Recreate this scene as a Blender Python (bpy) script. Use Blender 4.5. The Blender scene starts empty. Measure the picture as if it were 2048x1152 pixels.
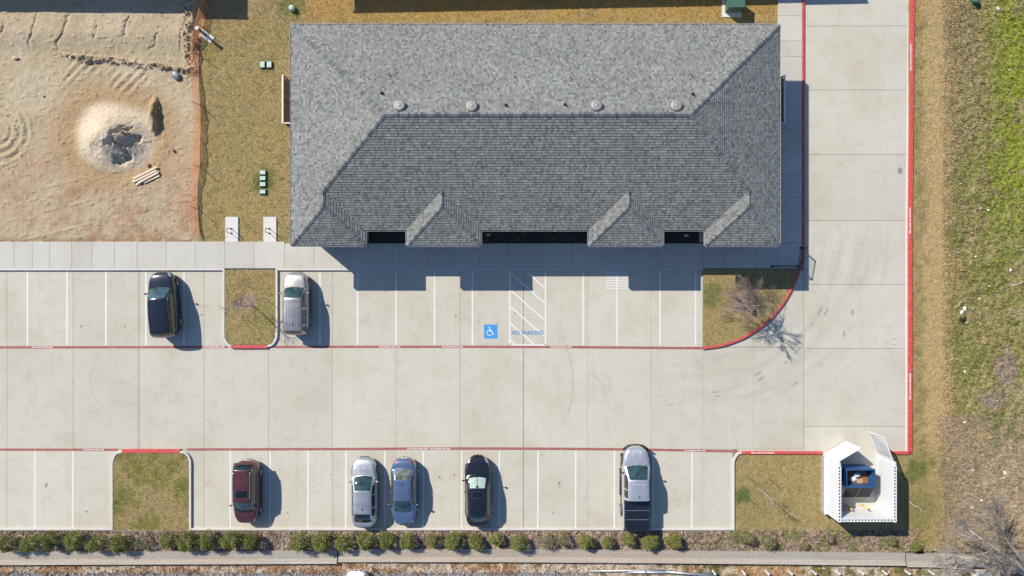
import bpy, math, random
import numpy as np
from mathutils import Vector, Matrix
random.seed(7); rng = np.random.default_rng(7)
S = bpy.context.scene
# ---------------------------------------------------------------- camera, sky, sun, exposure
H = 48.0; K = 28.4
cam = bpy.data.cameras.new('camera'); co = bpy.data.objects.new('camera', cam); S.collection.objects.link(co)
co.location = (0, 0, H); co.rotation_euler = (0, 0, 0)
cam.sensor_width = 36; cam.lens = K*H*36/2048; cam.clip_end = 3000; S.camera = co
SUNV = Vector((96/K, -81/K, -3.6)).normalized()
EL = math.asin(-SUNV.z); ROT = math.atan2(-SUNV.x, -SUNV.y)
W = bpy.data.worlds.new('World'); S.world = W; W.use_nodes = True
nt = W.node_tree; bg = nt.nodes['Background']
sky = nt.nodes.new('ShaderNodeTexSky'); sky.sky_type = 'NISHITA'; sky.sun_disc = False
sky.sun_elevation = EL; sky.sun_rotation = ROT; sky.air_density = 1.0; sky.dust_density = 0.4; sky.ozone_density = 6.0
nt.links.new(sky.outputs[0], bg.inputs[0]); bg.inputs[1].default_value = 0.102
sl = bpy.data.lights.new('sun', 'SUN'); sl.energy = 4.45; sl.angle = math.radians(0.53); sl.color = (1.0, 0.935, 0.825)
so = bpy.data.objects.new('sun', sl); S.collection.objects.link(so); so.rotation_euler = SUNV.to_track_quat('-Z', 'Y').to_euler()
S.view_settings.view_transform = 'Standard'; S.view_settings.look = 'None'; S.view_settings.gamma = 1
S.view_settings.exposure = 0.62
S.render.engine = 'CYCLES'
# ---------------------------------------------------------------- helpers
def G(px, py, z=0.0):
    f = (H-z)/H
    return ((px-1024)/K*f, (576-py)/K*f)
def T(px, py, z=0.0):
    return ((px-1024)/K, (576-py)/K, z)
def link(o, parent=None):
    S.collection.objects.link(o)
    if parent is not None: o.parent = parent
    return o
def tag(o, label=None, cat=None, group=None, kind=None):
    if label: o['label'] = label
    if cat: o['category'] = cat
    if group: o['group'] = group
    if kind: o['kind'] = kind
    return o
def empty(name, loc=(0, 0, 0), rz=0):
    o = bpy.data.objects.new(name, None); o.empty_display_size = .2; o.location = loc; o.rotation_euler = (0, 0, rz)
    return link(o)
def copy_tree(o, parent=None):
    c = o.copy(); S.collection.objects.link(c); c.parent = parent
    for ch in list(o.children): copy_tree(ch, c)
    return c
class MB:
    def __init__(s): s.v = []; s.f = []; s.sm = False
    def add(s, vs, fs):
        n = len(s.v); s.v += [tuple(p) for p in vs]; s.f += [tuple(i+n for i in f) for f in fs]; return s
    def box(s, x0, y0, z0, x1, y1, z1):
        return s.add([(x0,y0,z0),(x1,y0,z0),(x1,y1,z0),(x0,y1,z0),(x0,y0,z1),(x1,y0,z1),(x1,y1,z1),(x0,y1,z1)],
                     [(0,3,2,1),(4,5,6,7),(0,1,5,4),(1,2,6,5),(2,3,7,6),(3,0,4,7)])
    def obox(s, c, d, L, w, z0, z1):           # box centred at c, along direction d
        d = Vector((d[0], d[1])).normalized(); n = Vector((-d.y, d.x)); c = Vector((c[0], c[1]))
        p = [c-d*L/2-n*w/2, c+d*L/2-n*w/2, c+d*L/2+n*w/2, c-d*L/2+n*w/2]
        return s.prism([(q.x, q.y) for q in p], z0, z1)
    def prism(s, poly, z0, z1):
        n = len(poly)
        a = sum(poly[i][0]*poly[(i+1) % n][1]-poly[(i+1) % n][0]*poly[i][1] for i in range(n))
        if a < 0: poly = poly[::-1]
        vs = [(x, y, z0) for x, y in poly]+[(x, y, z1) for x, y in poly]
        fs = [tuple(range(n-1, -1, -1)), tuple(range(n, 2*n))]+[(i, (i+1) % n, n+(i+1) % n, n+i) for i in range(n)]
        return s.add(vs, fs)
    def tube(s, pts, r, k=6, cap=True):
        pts = [Vector(p) for p in pts]; n = len(pts)
        rs = r if isinstance(r, (list, tuple)) else [r]*n
        base = len(s.v); up = Vector((0, 0, 1))
        for i, p in enumerate(pts):
            d = (pts[min(i+1, n-1)]-pts[max(i-1, 0)]).normalized()
            a = d.cross(up)
            if a.length < 1e-3: a = d.cross(Vector((1, 0, 0)))
            a.normalize(); b = d.cross(a)
            for j in range(k):
                t = 2*math.pi*j/k; q = p+(a*math.cos(t)+b*math.sin(t))*rs[i]; s.v.append(tuple(q))
        for i in range(n-1):
            for j in range(k):
                j2 = (j+1) % k; s.f.append((base+i*k+j, base+i*k+j2, base+(i+1)*k+j2, base+(i+1)*k+j))
        if cap:
            s.f.append(tuple(base+j for j in range(k))[::-1]); s.f.append(tuple(base+(n-1)*k+j for j in range(k)))
        return s
    def lathe(s, prof, c=(0, 0, 0), k=20, axis='z'):
        base = len(s.v); n = len(prof)
        for r, z in prof:
            for j in range(k):
                t = 2*math.pi*j/k
                if axis == 'z': s.v.append((c[0]+r*math.cos(t), c[1]+r*math.sin(t), c[2]+z))
                else: s.v.append((c[0]+z, c[1]+r*math.cos(t), c[2]+r*math.sin(t)))
        for i in range(n-1):
            for j in range(k):
                j2 = (j+1) % k; s.f.append((base+i*k+j, base+i*k+j2, base+(i+1)*k+j2, base+(i+1)*k+j))
        s.f.append(tuple(base+j for j in range(k))[::-1]); s.f.append(tuple(base+(n-1)*k+j for j in range(k)))
        return s
    def grid(s, P):                             # P[i][j] points
        base = len(s.v); n = len(P); m = len(P[0])
        for row in P: s.v += [tuple(p) for p in row]
        for i in range(n-1):
            for j in range(m-1):
                a = base+i*m+j; s.f.append((a, a+1, a+m+1, a+m))
        return s
    def build(s, name, mat, parent=None, smooth=False, loc=None):
        me = bpy.data.meshes.new(name); me.from_pydata(s.v, [], s.f); me.update()
        if mat: me.materials.append(mat)
        if smooth: me.polygons.foreach_set('use_smooth', [True]*len(me.polygons))
        o = bpy.data.objects.new(name, me)
        if loc: o.location = loc
        return link(o, parent)
def ribbon(pts, w):
    P = [Vector((p[0], p[1])) for p in pts]; n = len(P); L = []; R = []
    for i in range(n):
        d = (P[min(i+1, n-1)]-P[max(i-1, 0)]).normalized(); nn = Vector((-d.y, d.x))*w/2
        L.append(P[i]+nn); R.append(P[i]-nn)
    return L, R
def strip(pts, w, z, mb=None):                  # flat painted strip
    mb = mb or MB(); L, R = ribbon(pts, w); b = len(mb.v)
    for a, c in zip(L, R): mb.v += [(a.x, a.y, z), (c.x, c.y, z)]
    for i in range(len(pts)-1): mb.f.append((b+2*i, b+2*i+1, b+2*i+3, b+2*i+2))
    return mb
def kerbmesh(pts, w, z0, z1):
    mb = MB(); L, R = ribbon(pts, w); Li, Ri = ribbon(pts, w-.03)
    n = len(pts)
    rings = [[(L[i].x, L[i].y, z0), (L[i].x, L[i].y, z1-.015), (Li[i].x, Li[i].y, z1), (Ri[i].x, Ri[i].y, z1), (R[i].x, R[i].y, z1-.015), (R[i].x, R[i].y, z0)] for i in range(n)]
    mb.grid(rings); mb.f.append((0, 1, 2, 3, 4, 5)); b = (n-1)*6; mb.f.append((b+5, b+4, b+3, b+2, b+1, b)); return mb
def pxs(pts): return [((x-1024)/K, (576-y)/K) for x, y in pts]
def smoothpath(pts, n=6):
    P = [Vector((p[0], p[1])) for p in pts]; out = []
    for i in range(len(P)-1):
        p0 = P[max(i-1, 0)]; p1 = P[i]; p2 = P[i+1]; p3 = P[min(i+2, len(P)-1)]
        for k in range(n):
            t = k/n; q = .5*((2*p1)+(p2-p0)*t+(2*p0-5*p1+4*p2-p3)*t*t+(3*p1-p0-3*p2+p3)*t**3); out.append((q.x, q.y))
    out.append((P[-1].x, P[-1].y)); return out
# ---- materials
def newmat(name):
    m = bpy.data.materials.new(name); m.use_nodes = True; return m, m.node_tree, m.node_tree.nodes['Principled BSDF']
def noise(nt, scale, detail=4, rough=.6, vec=None, dist=0):
    n = nt.nodes.new('ShaderNodeTexNoise'); n.inputs['Scale'].default_value = scale; n.inputs['Detail'].default_value = detail
    n.inputs['Roughness'].default_value = rough; n.inputs['Distortion'].default_value = dist
    if vec is None:
        tc = nt.nodes.get('geo') or nt.nodes.new('ShaderNodeNewGeometry'); tc.name = 'geo'; vec = tc.outputs['Position']
    nt.links.new(vec, n.inputs['Vector']); return n.outputs['Fac']
def objvec(nt):
    tc = nt.nodes.get('tc') or nt.nodes.new('ShaderNodeTexCoord'); tc.name = 'tc'; return tc.outputs['Object']
def ramp(nt, fac, stops):
    r = nt.nodes.new('ShaderNodeValToRGB'); nt.links.new(fac, r.inputs[0]); e = r.color_ramp.elements
    e[0].position, c0 = stops[0]; e[0].color = tuple(c0)+(1,) if len(c0) == 3 else c0
    e[1].position, c1 = stops[-1]; e[1].color = tuple(c1)+(1,)
    for p, c in stops[1:-1]:
        q = e.new(p); q.color = tuple(c)+(1,)
    return r.outputs[0]
def math_(nt, op, a, b=None, clamp=False):
    m = nt.nodes.new('ShaderNodeMath'); m.operation = op; m.use_clamp = clamp
    for i, x in enumerate((a, b)):
        if x is None: continue
        if isinstance(x, (int, float)): m.inputs[i].default_value = x
        else: nt.links.new(x, m.inputs[i])
    return m.outputs[0]
def mapr(nt, x, a, b, c, d):
    m = nt.nodes.new('ShaderNodeMapRange'); nt.links.new(x, m.inputs[0])
    for i, q in enumerate((a, b, c, d)): m.inputs[i+1].default_value = q
    return m.outputs[0]
def mix(nt, fac, a, b, mode='MIX'):
    m = nt.nodes.new('ShaderNodeMix'); m.data_type = 'RGBA'; m.blend_type = mode
    for idx, x in ((0, fac), (6, a), (7, b)):
        if isinstance(x, (int, float)): m.inputs[idx].default_value = x
        elif isinstance(x, tuple): m.inputs[idx].default_value = x if len(x) == 4 else x+(1,)
        else: nt.links.new(x, m.inputs[idx])
    return m.outputs[2]
def bump(nt, b, h, strength=.3, dist=.02):
    n = nt.nodes.new('ShaderNodeBump'); n.inputs['Strength'].default_value = strength; n.inputs['Distance'].default_value = dist
    nt.links.new(h, n.inputs['Height']); nt.links.new(n.outputs[0], b.inputs['Normal'])
def rough_mat(name, col, var=.25, scale=6, rough=.85, bmp=.3, metal=0, coat=0, obj=False):
    m, nt, b = newmat(name); vec = objvec(nt) if obj else None
    f = noise(nt, scale, 5, .65, vec); f2 = noise(nt, scale*6, 3, .6, vec)
    lo = tuple(c*(1-var) for c in col); hi = tuple(min(1, c*(1+var)) for c in col)
    c = ramp(nt, math_(nt, 'ADD', math_(nt, 'MULTIPLY', f, .6), math_(nt, 'MULTIPLY', f2, .4)), [(.3, lo), (.7, hi)])
    nt.links.new(c, b.inputs['Base Color']); b.inputs['Roughness'].default_value = rough; b.inputs['Metallic'].default_value = metal
    b.inputs['Coat Weight'].default_value = coat
    if bmp: bump(nt, b, f2, bmp, .01)
    return m
def paint_mat(name, col, metal=.5, rough=.3, coat=1.0):
    m, nt, b = newmat(name); f = noise(nt, 1.2, 3, .5, objvec(nt))
    c = ramp(nt, f, [(.3, tuple(x*.94 for x in col)), (.7, tuple(min(1, x*1.05) for x in col))])
    nt.links.new(c, b.inputs['Base Color']); b.inputs['Metallic'].default_value = metal
    nt.links.new(mapr(nt, f, .3, .7, rough*.8, rough*1.25), b.inputs['Roughness'])
    b.inputs['Coat Weight'].default_value = coat; b.inputs['Coat Roughness'].default_value = .05
    return m
def concrete(name, col, stain=.5, slabvar=.06, tyre=False):
    m, nt, b = newmat(name)
    oi = nt.nodes.new('ShaderNodeObjectInfo')
    big = noise(nt, .22, 5, .62); mid = noise(nt, 1.1, 6, .7, dist=.6); fine = noise(nt, 14, 4, .7)
    mp = nt.nodes.new('ShaderNodeMapping'); mp.inputs['Scale'].default_value = (3.2, .12, 1)
    g = nt.nodes.get('geo'); nt.links.new(g.outputs['Position'], mp.inputs[0]); streak = noise(nt, 1.0, 4, .6, mp.outputs[0])
    c = ramp(nt, big, [(.3, (col[0]*.90, col[1]*.875, col[2]*.84)), (.5, col), (.72, (col[0]*1.03, col[1]*1.05, col[2]*1.08))])
    c = mix(nt, mapr(nt, mid, .5, .75, 0, stain*.55), c, (col[0]*.72, col[1]*.66, col[2]*.58))
    c = mix(nt, mapr(nt, streak, .5, .75, 0, .3), c, (col[0]*.8, col[1]*.78, col[2]*.74))
    c = mix(nt, mapr(nt, fine, .3, .7, .0, .26), c, (col[0]*.6, col[1]*.58, col[2]*.55))
    spk = noise(nt, 5.5, 2, .5); c = mix(nt, mapr(nt, spk, .70, .76, 0, .55), c, (col[0]*.45, col[1]*.43, col[2]*.4))
    rnd = mapr(nt, oi.outputs['Random'], 0, 1, 1-slabvar, 1+slabvar*.6)
    cc = nt.nodes.new('ShaderNodeCombineColor')
    for i in range(3): nt.links.new(rnd, cc.inputs[i])
    c = mix(nt, 1.0, c, cc.outputs[0], 'MULTIPLY')
    if tyre:                                    # worn curving wheel path where cars turn the corner
        sx = nt.nodes.new('ShaderNodeSeparateXYZ'); nt.links.new(g.outputs['Position'], sx.inputs[0])
        cx, cy = (1385-1024)/K, (576-430)/K
        dx = math_(nt, 'SUBTRACT', sx.outputs[0], cx); dy = math_(nt, 'SUBTRACT', sx.outputs[1], cy)
        r = math_(nt, 'SQRT', math_(nt, 'ADD', math_(nt, 'MULTIPLY', dx, dx), math_(nt, 'MULTIPLY', dy, dy)))
        ang = math_(nt, 'ARCTAN2', dy, dx)
        cv = nt.nodes.new('ShaderNodeCombineXYZ'); nt.links.new(math_(nt, 'MULTIPLY', r, 1.7), cv.inputs[0]); nt.links.new(math_(nt, 'MULTIPLY', ang, 2.2), cv.inputs[1])
        st = noise(nt, 1.0, 5, .65, cv.outputs[0])
        ring = math_(nt, 'MULTIPLY', mapr(nt, r, 7.0, 9.5, 0, 1), mapr(nt, r, 13.0, 15.5, 1, 0), True)
        sect = math_(nt, 'MULTIPLY', mapr(nt, ang, -1.9, -1.4, 0, 1), mapr(nt, ang, -.25, .12, 1, 0), True)
        msk = math_(nt, 'MULTIPLY', math_(nt, 'MULTIPLY', ring, sect), mapr(nt, st, .42, .66, 0, .34), True)
        c = mix(nt, msk, c, (.27, .25, .225))
    nt.links.new(c, b.inputs['Base Color']); b.inputs['Roughness'].default_value = .88; b.inputs['Specular IOR Level'].default_value = .3
    bump(nt, b, fine, .15, .006); return m
def worn_paint(name, col, under=(.42, .385, .33), wear=.5, scale=5):
    m, nt, b = newmat(name); f = noise(nt, scale, 6, .75); f2 = noise(nt, 24, 3, .6)
    h = math_(nt, 'ADD', math_(nt, 'MULTIPLY', f, .65), math_(nt, 'MULTIPLY', f2, .35))
    c = mix(nt, mapr(nt, h, .68-wear*.25, .78-wear*.15, 0, .85), col, under)
    c = mix(nt, mapr(nt, f2, .35, .7, 0, .2), c, tuple(x*.6 for x in col))
    nt.links.new(c, b.inputs['Base Color']); b.inputs['Roughness'].default_value = .7; return m
def attr_mat(name, lo=.72, hi=1.25, scales=(9, 40), rough=.95, bmp=.6, bd=.04, sat=1):
    m, nt, b = newmat(name); a = nt.nodes.new('ShaderNodeAttribute'); a.attribute_name = 'Col'
    f = noise(nt, scales[0], 6, .75, dist=.4); f2 = noise(nt, scales[1], 3, .7)
    h = math_(nt, 'ADD', math_(nt, 'MULTIPLY', f, .5), math_(nt, 'MULTIPLY', f2, .5))
    k = mapr(nt, h, .33, .67, lo, hi); cc = nt.nodes.new('ShaderNodeCombineColor')
    for i in range(3): nt.links.new(k, cc.inputs[i])
    c = mix(nt, 1.0, a.outputs['Color'], cc.outputs[0], 'MULTIPLY')
    nt.links.new(c, b.inputs['Base Color']); b.inputs['Roughness'].default_value = rough; b.inputs['Specular IOR Level'].default_value = .1
    bump(nt, b, h, bmp, bd); return m
M = {}
M['lot'] = concrete('lot_concrete', (.468, .441, .372), .85, .05, tyre=True)
M['walk'] = concrete('walk_concrete', (.465, .445, .40), .4, .05)
M['pad'] = concrete('pad_concrete', (.56, .545, .52), .15, .02)
M['kerb'] = concrete('kerb_concrete', (.52, .50, .46), .4, .04)
M['gutter_wall'] = None
M['joint'] = rough_mat('joint_filler', (.21, .195, .175), .3, 5)
M['subbase'] = rough_mat('subbase_soil', (.16, .14, .12), .3, 5)
M['redkerb'] = worn_paint('red_kerb_paint', (.44, .034, .032), (.50, .22, .19), .85, 6)
M['redline'] = worn_paint('worn_red_line_paint', (.29, .055, .05), (.42, .31, .27), .7, 3)
M['white_line'] = worn_paint('white_line_paint', (.60, .59, .565), (.5, .48, .43), .25, 6)
M['letter'] = worn_paint('stencil_paint', (.72, .66, .62), (.5, .3, .26), .5, 9)
M['blue_paint'] = worn_paint('blue_paint', (.035, .235, .55), (.3, .38, .45), .15, 8)
M['blue_stencil'] = worn_paint('blue_stencil_paint', (.08, .22, .42), (.42, .42, .40), .55, 7)
M['ground'] = attr_mat('grass_ground', .42, 1.52, (8, 20), bmp=.9, bd=.06)
M['dirt'] = attr_mat('bare_dirt', .80, 1.18, (2.5, 12), bmp=.6, bd=.03)
M['blade'] = attr_mat('grass_blades', .85, 1.15, (3, 9), bmp=0)
M['white_wall'] = rough_mat('white_painted_wall', (.58, .585, .59), .10, 2, .7, .05)
M['stone'] = rough_mat('stone_veneer', (.34, .28, .23), .4, 4, .9, .5)
M['stucco'] = rough_mat('stucco', (.52, .47, .40), .1, 3)
M['gutter'] = rough_mat('gutter_metal', (.55, .55, .54), .12, 3, .5, .05)
M['black_metal'] = rough_mat('black_metal', (.022, .022, .024), .3, 8, .5, .05)
M['plastic_black'] = rough_mat('black_plastic', (.025, .025, .026), .3, 8, .5, .1, obj=True)
M['rubber'] = rough_mat('tyre_rubber', (.03, .03, .03), .25, 8, .85, .1, obj=True)
M['rim'] = rough_mat('wheel_rim', (.42, .42, .43), .2, 9, .4, 0, .7, obj=True)
M['chrome'] = rough_mat('chrome_trim', (.6, .6, .6), .1, 9, .25, 0, .9, obj=True)
M['lamp_red'] = paint_mat('tail_lamp', (.35, .015, .012), 0, .15)
M['lamp_clear'] = paint_mat('head_lamp', (.5, .52, .54), .3, .15)
M['plate'] = rough_mat('number_plate', (.7, .7, .68), .1, 30, .5, 0, obj=True)
M['galv'] = rough_mat('galvanised_steel', (.42, .43, .44), .2, 8, .45, .05, .6)
M['vent'] = rough_mat('vent_metal', (.24, .23, .215), .15, 6, .55, .05, .15, obj=True)
M['orange'] = rough_mat('orange_plastic_net', (.74, .31, .17), .2, 5, .6, .05)
_nt = M['orange'].node_tree; _t = _nt.nodes.new('ShaderNodeBsdfTranslucent'); _t.inputs[0].default_value = (.85, .38, .22, 1); _m = _nt.nodes.new('ShaderNodeMixShader'); _m.inputs[0].default_value = .55
_nt.links.new(_nt.nodes['Principled BSDF'].outputs[0], _m.inputs[1]); _nt.links.new(_t.outputs[0], _m.inputs[2]); _nt.links.new(_m.outputs[0], _nt.nodes['Material Output'].inputs[0])
M['green_box'] = rough_mat('green_cabinet', (.05, .12, .085), .2, 5, .55, .05)
M['pale_lid'] = rough_mat('pale_green_lid', (.36, .46, .42), .12, 6, .6, .05, obj=True)
M['dark_green'] = rough_mat('dark_green_plastic', (.02, .07, .045), .2, 6, .6, .05, obj=True)
M['fence_wood'] = rough_mat('brown_stained_wood', (.13, .075, .05), .35, 6, .8, .2)
M['cream'] = rough_mat('cream_trim', (.70, .62, .52), .1, 6, .7, .05)
M['lumber'] = rough_mat('pale_lumber', (.60, .50, .36), .2, 5, .75, .15)
M['blue_bin'] = rough_mat('blue_steel_bin', (.020, .075, .19), .35, 4, .5, .1, .1)
M['rust'] = rough_mat('rusty_floor', (.22, .09, .035), .5, 3, .9, .2)
M['cardboard'] = rough_mat('cardboard', (.42, .28, .15), .15, 5)
M['bag'] = rough_mat('white_bag', (.7, .7, .72), .1, 5, .4, .2)
M['greybag'] = rough_mat('grey_bag', (.16, .18, .2), .5, 5, .4, .3)
M['yellow'] = rough_mat('yellow_paint', (.72, .52, .14), .15, 5, .5, .05)
M['bark'] = rough_mat('pale_bark', (.42, .375, .32), .3, 9, .9, .3)
M['twig'] = rough_mat('grey_twigs', (.22, .165, .145), .3, 9, .9, 0)
M['asphalt'] = rough_mat('old_asphalt', (.19, .18, .18), .25, 3, .95, .4)
M['mulchrock'] = rough_mat('pale_rock', (.42, .37, .31), .3, 5, .9, .3)
M['litter'] = rough_mat('white_litter', (.75, .75, .72), .1, 8, .7, .1)
M['pole'] = rough_mat('grey_pole', (.45, .47, .46), .1, 6, .5, .05)
def wallmat():
    m, nt, b = newmat('weathered_concrete_band'); g = nt.nodes.new('ShaderNodeNewGeometry'); g.name = 'geo'
    mp = nt.nodes.new('ShaderNodeMapping'); mp.inputs['Scale'].default_value = (.25, 11, 1); nt.links.new(g.outputs['Position'], mp.inputs[0])
    f = noise(nt, 1.0, 4, .6, mp.outputs[0]); f2 = noise(nt, 9, 5, .7); big = noise(nt, .08, 2, .5)
    c = ramp(nt, big, [(.4, (.37, .31, .245)), (.6, (.35, .335, .30))])
    c = mix(nt, mapr(nt, f, .4, .62, 0, .45), c, (.22, .20, .18)); c = mix(nt, mapr(nt, f2, .42, .65, 0, .6), c, (.21, .175, .15))
    nt.links.new(c, b.inputs['Base Color']); b.inputs['Roughness'].default_value = .9; bump(nt, b, f2, .3, .015); return m
M['gutter_wall'] = wallmat()
def glass_mat(name, col=(.012, .022, .024), rough=.06):
    m, nt, b = newmat(name); f = noise(nt, 3, 3, .6, objvec(nt))
    c = ramp(nt, f, [(.35, tuple(x*.5 for x in col)), (.65, tuple(x*1.6 for x in col))]); nt.links.new(c, b.inputs['Base Color'])
    b.inputs['Roughness'].default_value = rough; b.inputs['Coat Weight'].default_value = .6; return m
M['glass'] = glass_mat('car_glass', (.02, .042, .045)); M['glass_dark'] = glass_mat('dark_car_glass', (.006, .008, .01))
M['glass_olive'] = glass_mat('olive_car_glass', (.05, .06, .035))
M['sunshade'] = rough_mat('silver_sunshade', (.27, .35, .32), .3, 3, .6, .1, .0, obj=True)
def shingle_mat():
    m, nt, b = newmat('asphalt_shingle'); a = nt.nodes.new('ShaderNodeAttribute'); a.attribute_name = 'Col'
    f = noise(nt, 60, 3, .7); big = noise(nt, .35, 4, .6)
    k = math_(nt, 'MULTIPLY', mapr(nt, f, .3, .7, .86, 1.14), mapr(nt, big, .3, .7, .93, 1.07)); cc = nt.nodes.new('ShaderNodeCombineColor')
    for i in range(3): nt.links.new(k, cc.inputs[i])
    nt.links.new(mix(nt, 1.0, a.outputs['Color'], cc.outputs[0], 'MULTIPLY'), b.inputs['Base Color'])
    b.inputs['Roughness'].default_value = .93; b.inputs['Specular IOR Level'].default_value = .2; bump(nt, b, f, .35, .004); return m
M['shingle'] = shingle_mat()
# ---- numpy noise
def vnoise(x, y, seed=0):
    xi = np.floor(x).astype(np.int64); yi = np.floor(y).astype(np.int64); xf = x-xi; yf = y-yi
    def h(a, b):
        n = (a*374761393+b*668265263+seed*974711) & 0xffffffff; n = ((n ^ (n >> 13))*1274126177) & 0xffffffff
        return ((n ^ (n >> 16)) & 0xffff)/65535.0
    u = xf*xf*(3-2*xf); v = yf*yf*(3-2*yf)
    return (h(xi, yi)*(1-u)+h(xi+1, yi)*u)*(1-v)+(h(xi, yi+1)*(1-u)+h(xi+1, yi+1)*u)*v
def fbm(x, y, seed=0, o=4):
    s = 0; a = .5; t = 0
    for i in range(o): s = s+a*vnoise(x*2**i+17.3*i, y*2**i-9.1*i, seed+i); t += a; a *= .5
    return s/t
def ss(a, b, x): t = np.clip((x-a)/(b-a), 0, 1); return t*t*(3-2*t)
def lerp3(c, d, t): return c*(1-t[..., None])+np.array(d)*t[..., None]
def gcol(X, Y):
    px = X*K+1024; py = 576-Y*K
    n1 = fbm(X*.12, Y*.12, 1); n2 = fbm(X*.55, Y*.55, 5); n3 = fbm(X*2.2, Y*2.2, 9); n4 = fbm(X*7, Y*7, 13, 3)
    base = np.zeros(X.shape+(3,))+np.array((.285, .222, .100))           # straw lawn
    base = lerp3(base, (.345, .225, .075), ss(60, 20, py)*ss(560, 640, px))
    base = lerp3(base, (.33, .235, .11), ss(.45, .7, n2)*.6)
    base = lerp3(base, (.185, .165, .06), ss(.52, .76, n2*.5+n3*.5)*.6)
    base = lerp3(base, (.31, .21, .15), ss(60, 0, py)*ss(560, 480, px)*ss(.35, .6, n3)*.6)
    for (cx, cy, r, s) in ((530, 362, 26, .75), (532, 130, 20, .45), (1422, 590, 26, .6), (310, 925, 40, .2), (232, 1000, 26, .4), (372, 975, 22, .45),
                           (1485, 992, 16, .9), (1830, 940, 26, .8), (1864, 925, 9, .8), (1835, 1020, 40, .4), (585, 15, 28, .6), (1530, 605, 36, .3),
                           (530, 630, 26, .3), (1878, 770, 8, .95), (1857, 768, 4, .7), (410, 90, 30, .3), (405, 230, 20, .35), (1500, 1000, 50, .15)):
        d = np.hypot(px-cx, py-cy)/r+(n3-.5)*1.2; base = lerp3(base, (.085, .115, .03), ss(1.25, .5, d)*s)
    isl2 = ss(220, 232, px)*ss(386, 374, px)*ss(895, 905, py)*ss(1066, 1056, py)
    base = lerp3(base, (.15, .145, .035), isl2*ss(.42, .58, n3*.4+n2*.6)*.7)
    for (cx, cy, r) in ((500, 604, 17), (477, 608, 10), (1488, 606, 22)):
        d = np.hypot(px-cx, py-cy)/r+(n4-.5)*.9; base = lerp3(base, (.30, .215, .175), ss(1.15, .7, d)*.9)
    # verge beside the drive
    vx = ss(1836, 1856, px+(n2-.5)*24)*ss(1930, 1892, px+(n3-.5)*30)*ss(930, 860, py)
    base = lerp3(base, (.39, .29, .145), vx*.9)
    base = lerp3(base, (.20, .165, .06), ss(1812, 1830, px)*ss(1868, 1845, px)*ss(.5, .68, n3)*.6)
    # rough field on the right
    fx = ss(1885, 1925, px+(n2-.5)*46)
    fc = np.zeros(base.shape)+np.array((.27, .228, .105))
    fc = lerp3(fc, (.30, .22, .13), ss(.42, .66, n3*.5+n4*.5)*.7)
    gre = np.clip(ss(1930, 2030, px)*ss(700, 300, py)+ss(560, 420, np.hypot((px-1970)*1.3, py-640)*1.4)*.8, 0, 1)
    fc = lerp3(fc, (.155, .185, .032), gre*ss(.36, .56, n2*.4+n3*.6)*.75)
    fc = lerp3(fc, (.235, .265, .035), ss(1950, 2030, px)*ss(640, 300, py)*ss(.25, .5, n3)*.85)
    br = np.clip(ss(.52, .66, n2)*ss(360, 760, py)*ss(1945, 2000, px)+ss(790, 880, py+(n2-.5)*140)*.9, 0, 1)
    fc = lerp3(fc, (.36, .275, .18), br*.8); fc = lerp3(fc, (.13, .16, .035), ss(1955, 1985, px)*ss(40, 20, np.abs(py-(862+(n2-.5)*60)))*ss(.42, .52, n3)*.9)
    fc = lerp3(fc, (.17, .115, .085), ss(.5, .7, n3)*ss(1960, 1880, px)*.7)
    fc = lerp3(fc, (.40, .34, .27), ss(.57, .7, n3)*ss(820, 950, py)*.6)
    for (cx, cy, rx, ry) in ((2010, 740, 26, 40), (1990, 800, 30, 20)):
        d = np.hypot((px-cx)/rx, (py-cy)/ry)+(n3-.5); fc = lerp3(fc, (.255, .195, .145), ss(1.2, .7, d)*.9)
    d = np.hypot((px-1966)/22, (py-872)/9)+(n3-.5)*.8; fc = lerp3(fc, (.45, .31, .13), ss(1.2, .6, d)*.9)
    d = np.hypot((px-1925)/10, (py-640)/9); fc = lerp3(fc, (.03, .035, .02), ss(1.1, .6, d)*.9)
    base = base*(1-fx[..., None])+fc*fx[..., None]
    # planting bed and soil south of it
    bed = ss(1056, 1062, py+(n3-.5)*4)*ss(1850, 1815, px)
    bc = np.zeros(base.shape)+np.array((.33, .245, .185)); bc = lerp3(bc, (.16, .115, .085), ss(.45, .62, n4)*.8)
    bc = lerp3(bc, (.44, .36, .28), ss(.55, .7, n3)*.6); bc = lerp3(bc, (.14, .15, .045), ss(1330, 1440, px)*ss(.5, .62, n3)*.8)
    base = base*(1-bed[..., None])+bc*bed[..., None]
    so = ss(1112, 1118, py)
    sc = np.zeros(base.shape)+np.array((.42, .34, .26)); sc = lerp3(sc, (.30, .155, .075), ss(.46, .6, n2*.5+n3*.5)*.8)
    sc = lerp3(sc, (.15, .13, .05), np.clip(ss(.48, .6, n3)*ss(1250, 1420, px)*.8+ss(.6, .7, n3)*.4, 0, 1))
    sc = lerp3(sc, (.34, .20, .09), ss(90, 40, np.hypot(px-1540, (py-1140)*2))*.7)
    base = base*(1-so[..., None])+sc*so[..., None]
    # dirt lot on the left
    dx = ss(404, 388, px+(n3-.5)*12)*ss(492, 484, py)
    dc = np.zeros(base.shape)+np.array((.36, .292, .195))
    dc = lerp3(dc, (.385, .305, .205), ss(100, 85, py)*.8)
    dc = lerp3(dc, (.43, .36, .265), ss(.45, .7, n2)*.55*ss(330, 200, py)); dc = lerp3(dc, (.26, .20, .125), ss(.55, .7, n4)*.35)
    dc = lerp3(dc, (.35, .25, .165), ss(.4, .65, n1*.4+n2*.6)*ss(240, 350, py))
    dc = lerp3(dc, (.27, .17, .095), ss(.46, .66, n2*.6+n3*.4)*ss(300, 380, py)*.7)
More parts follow.
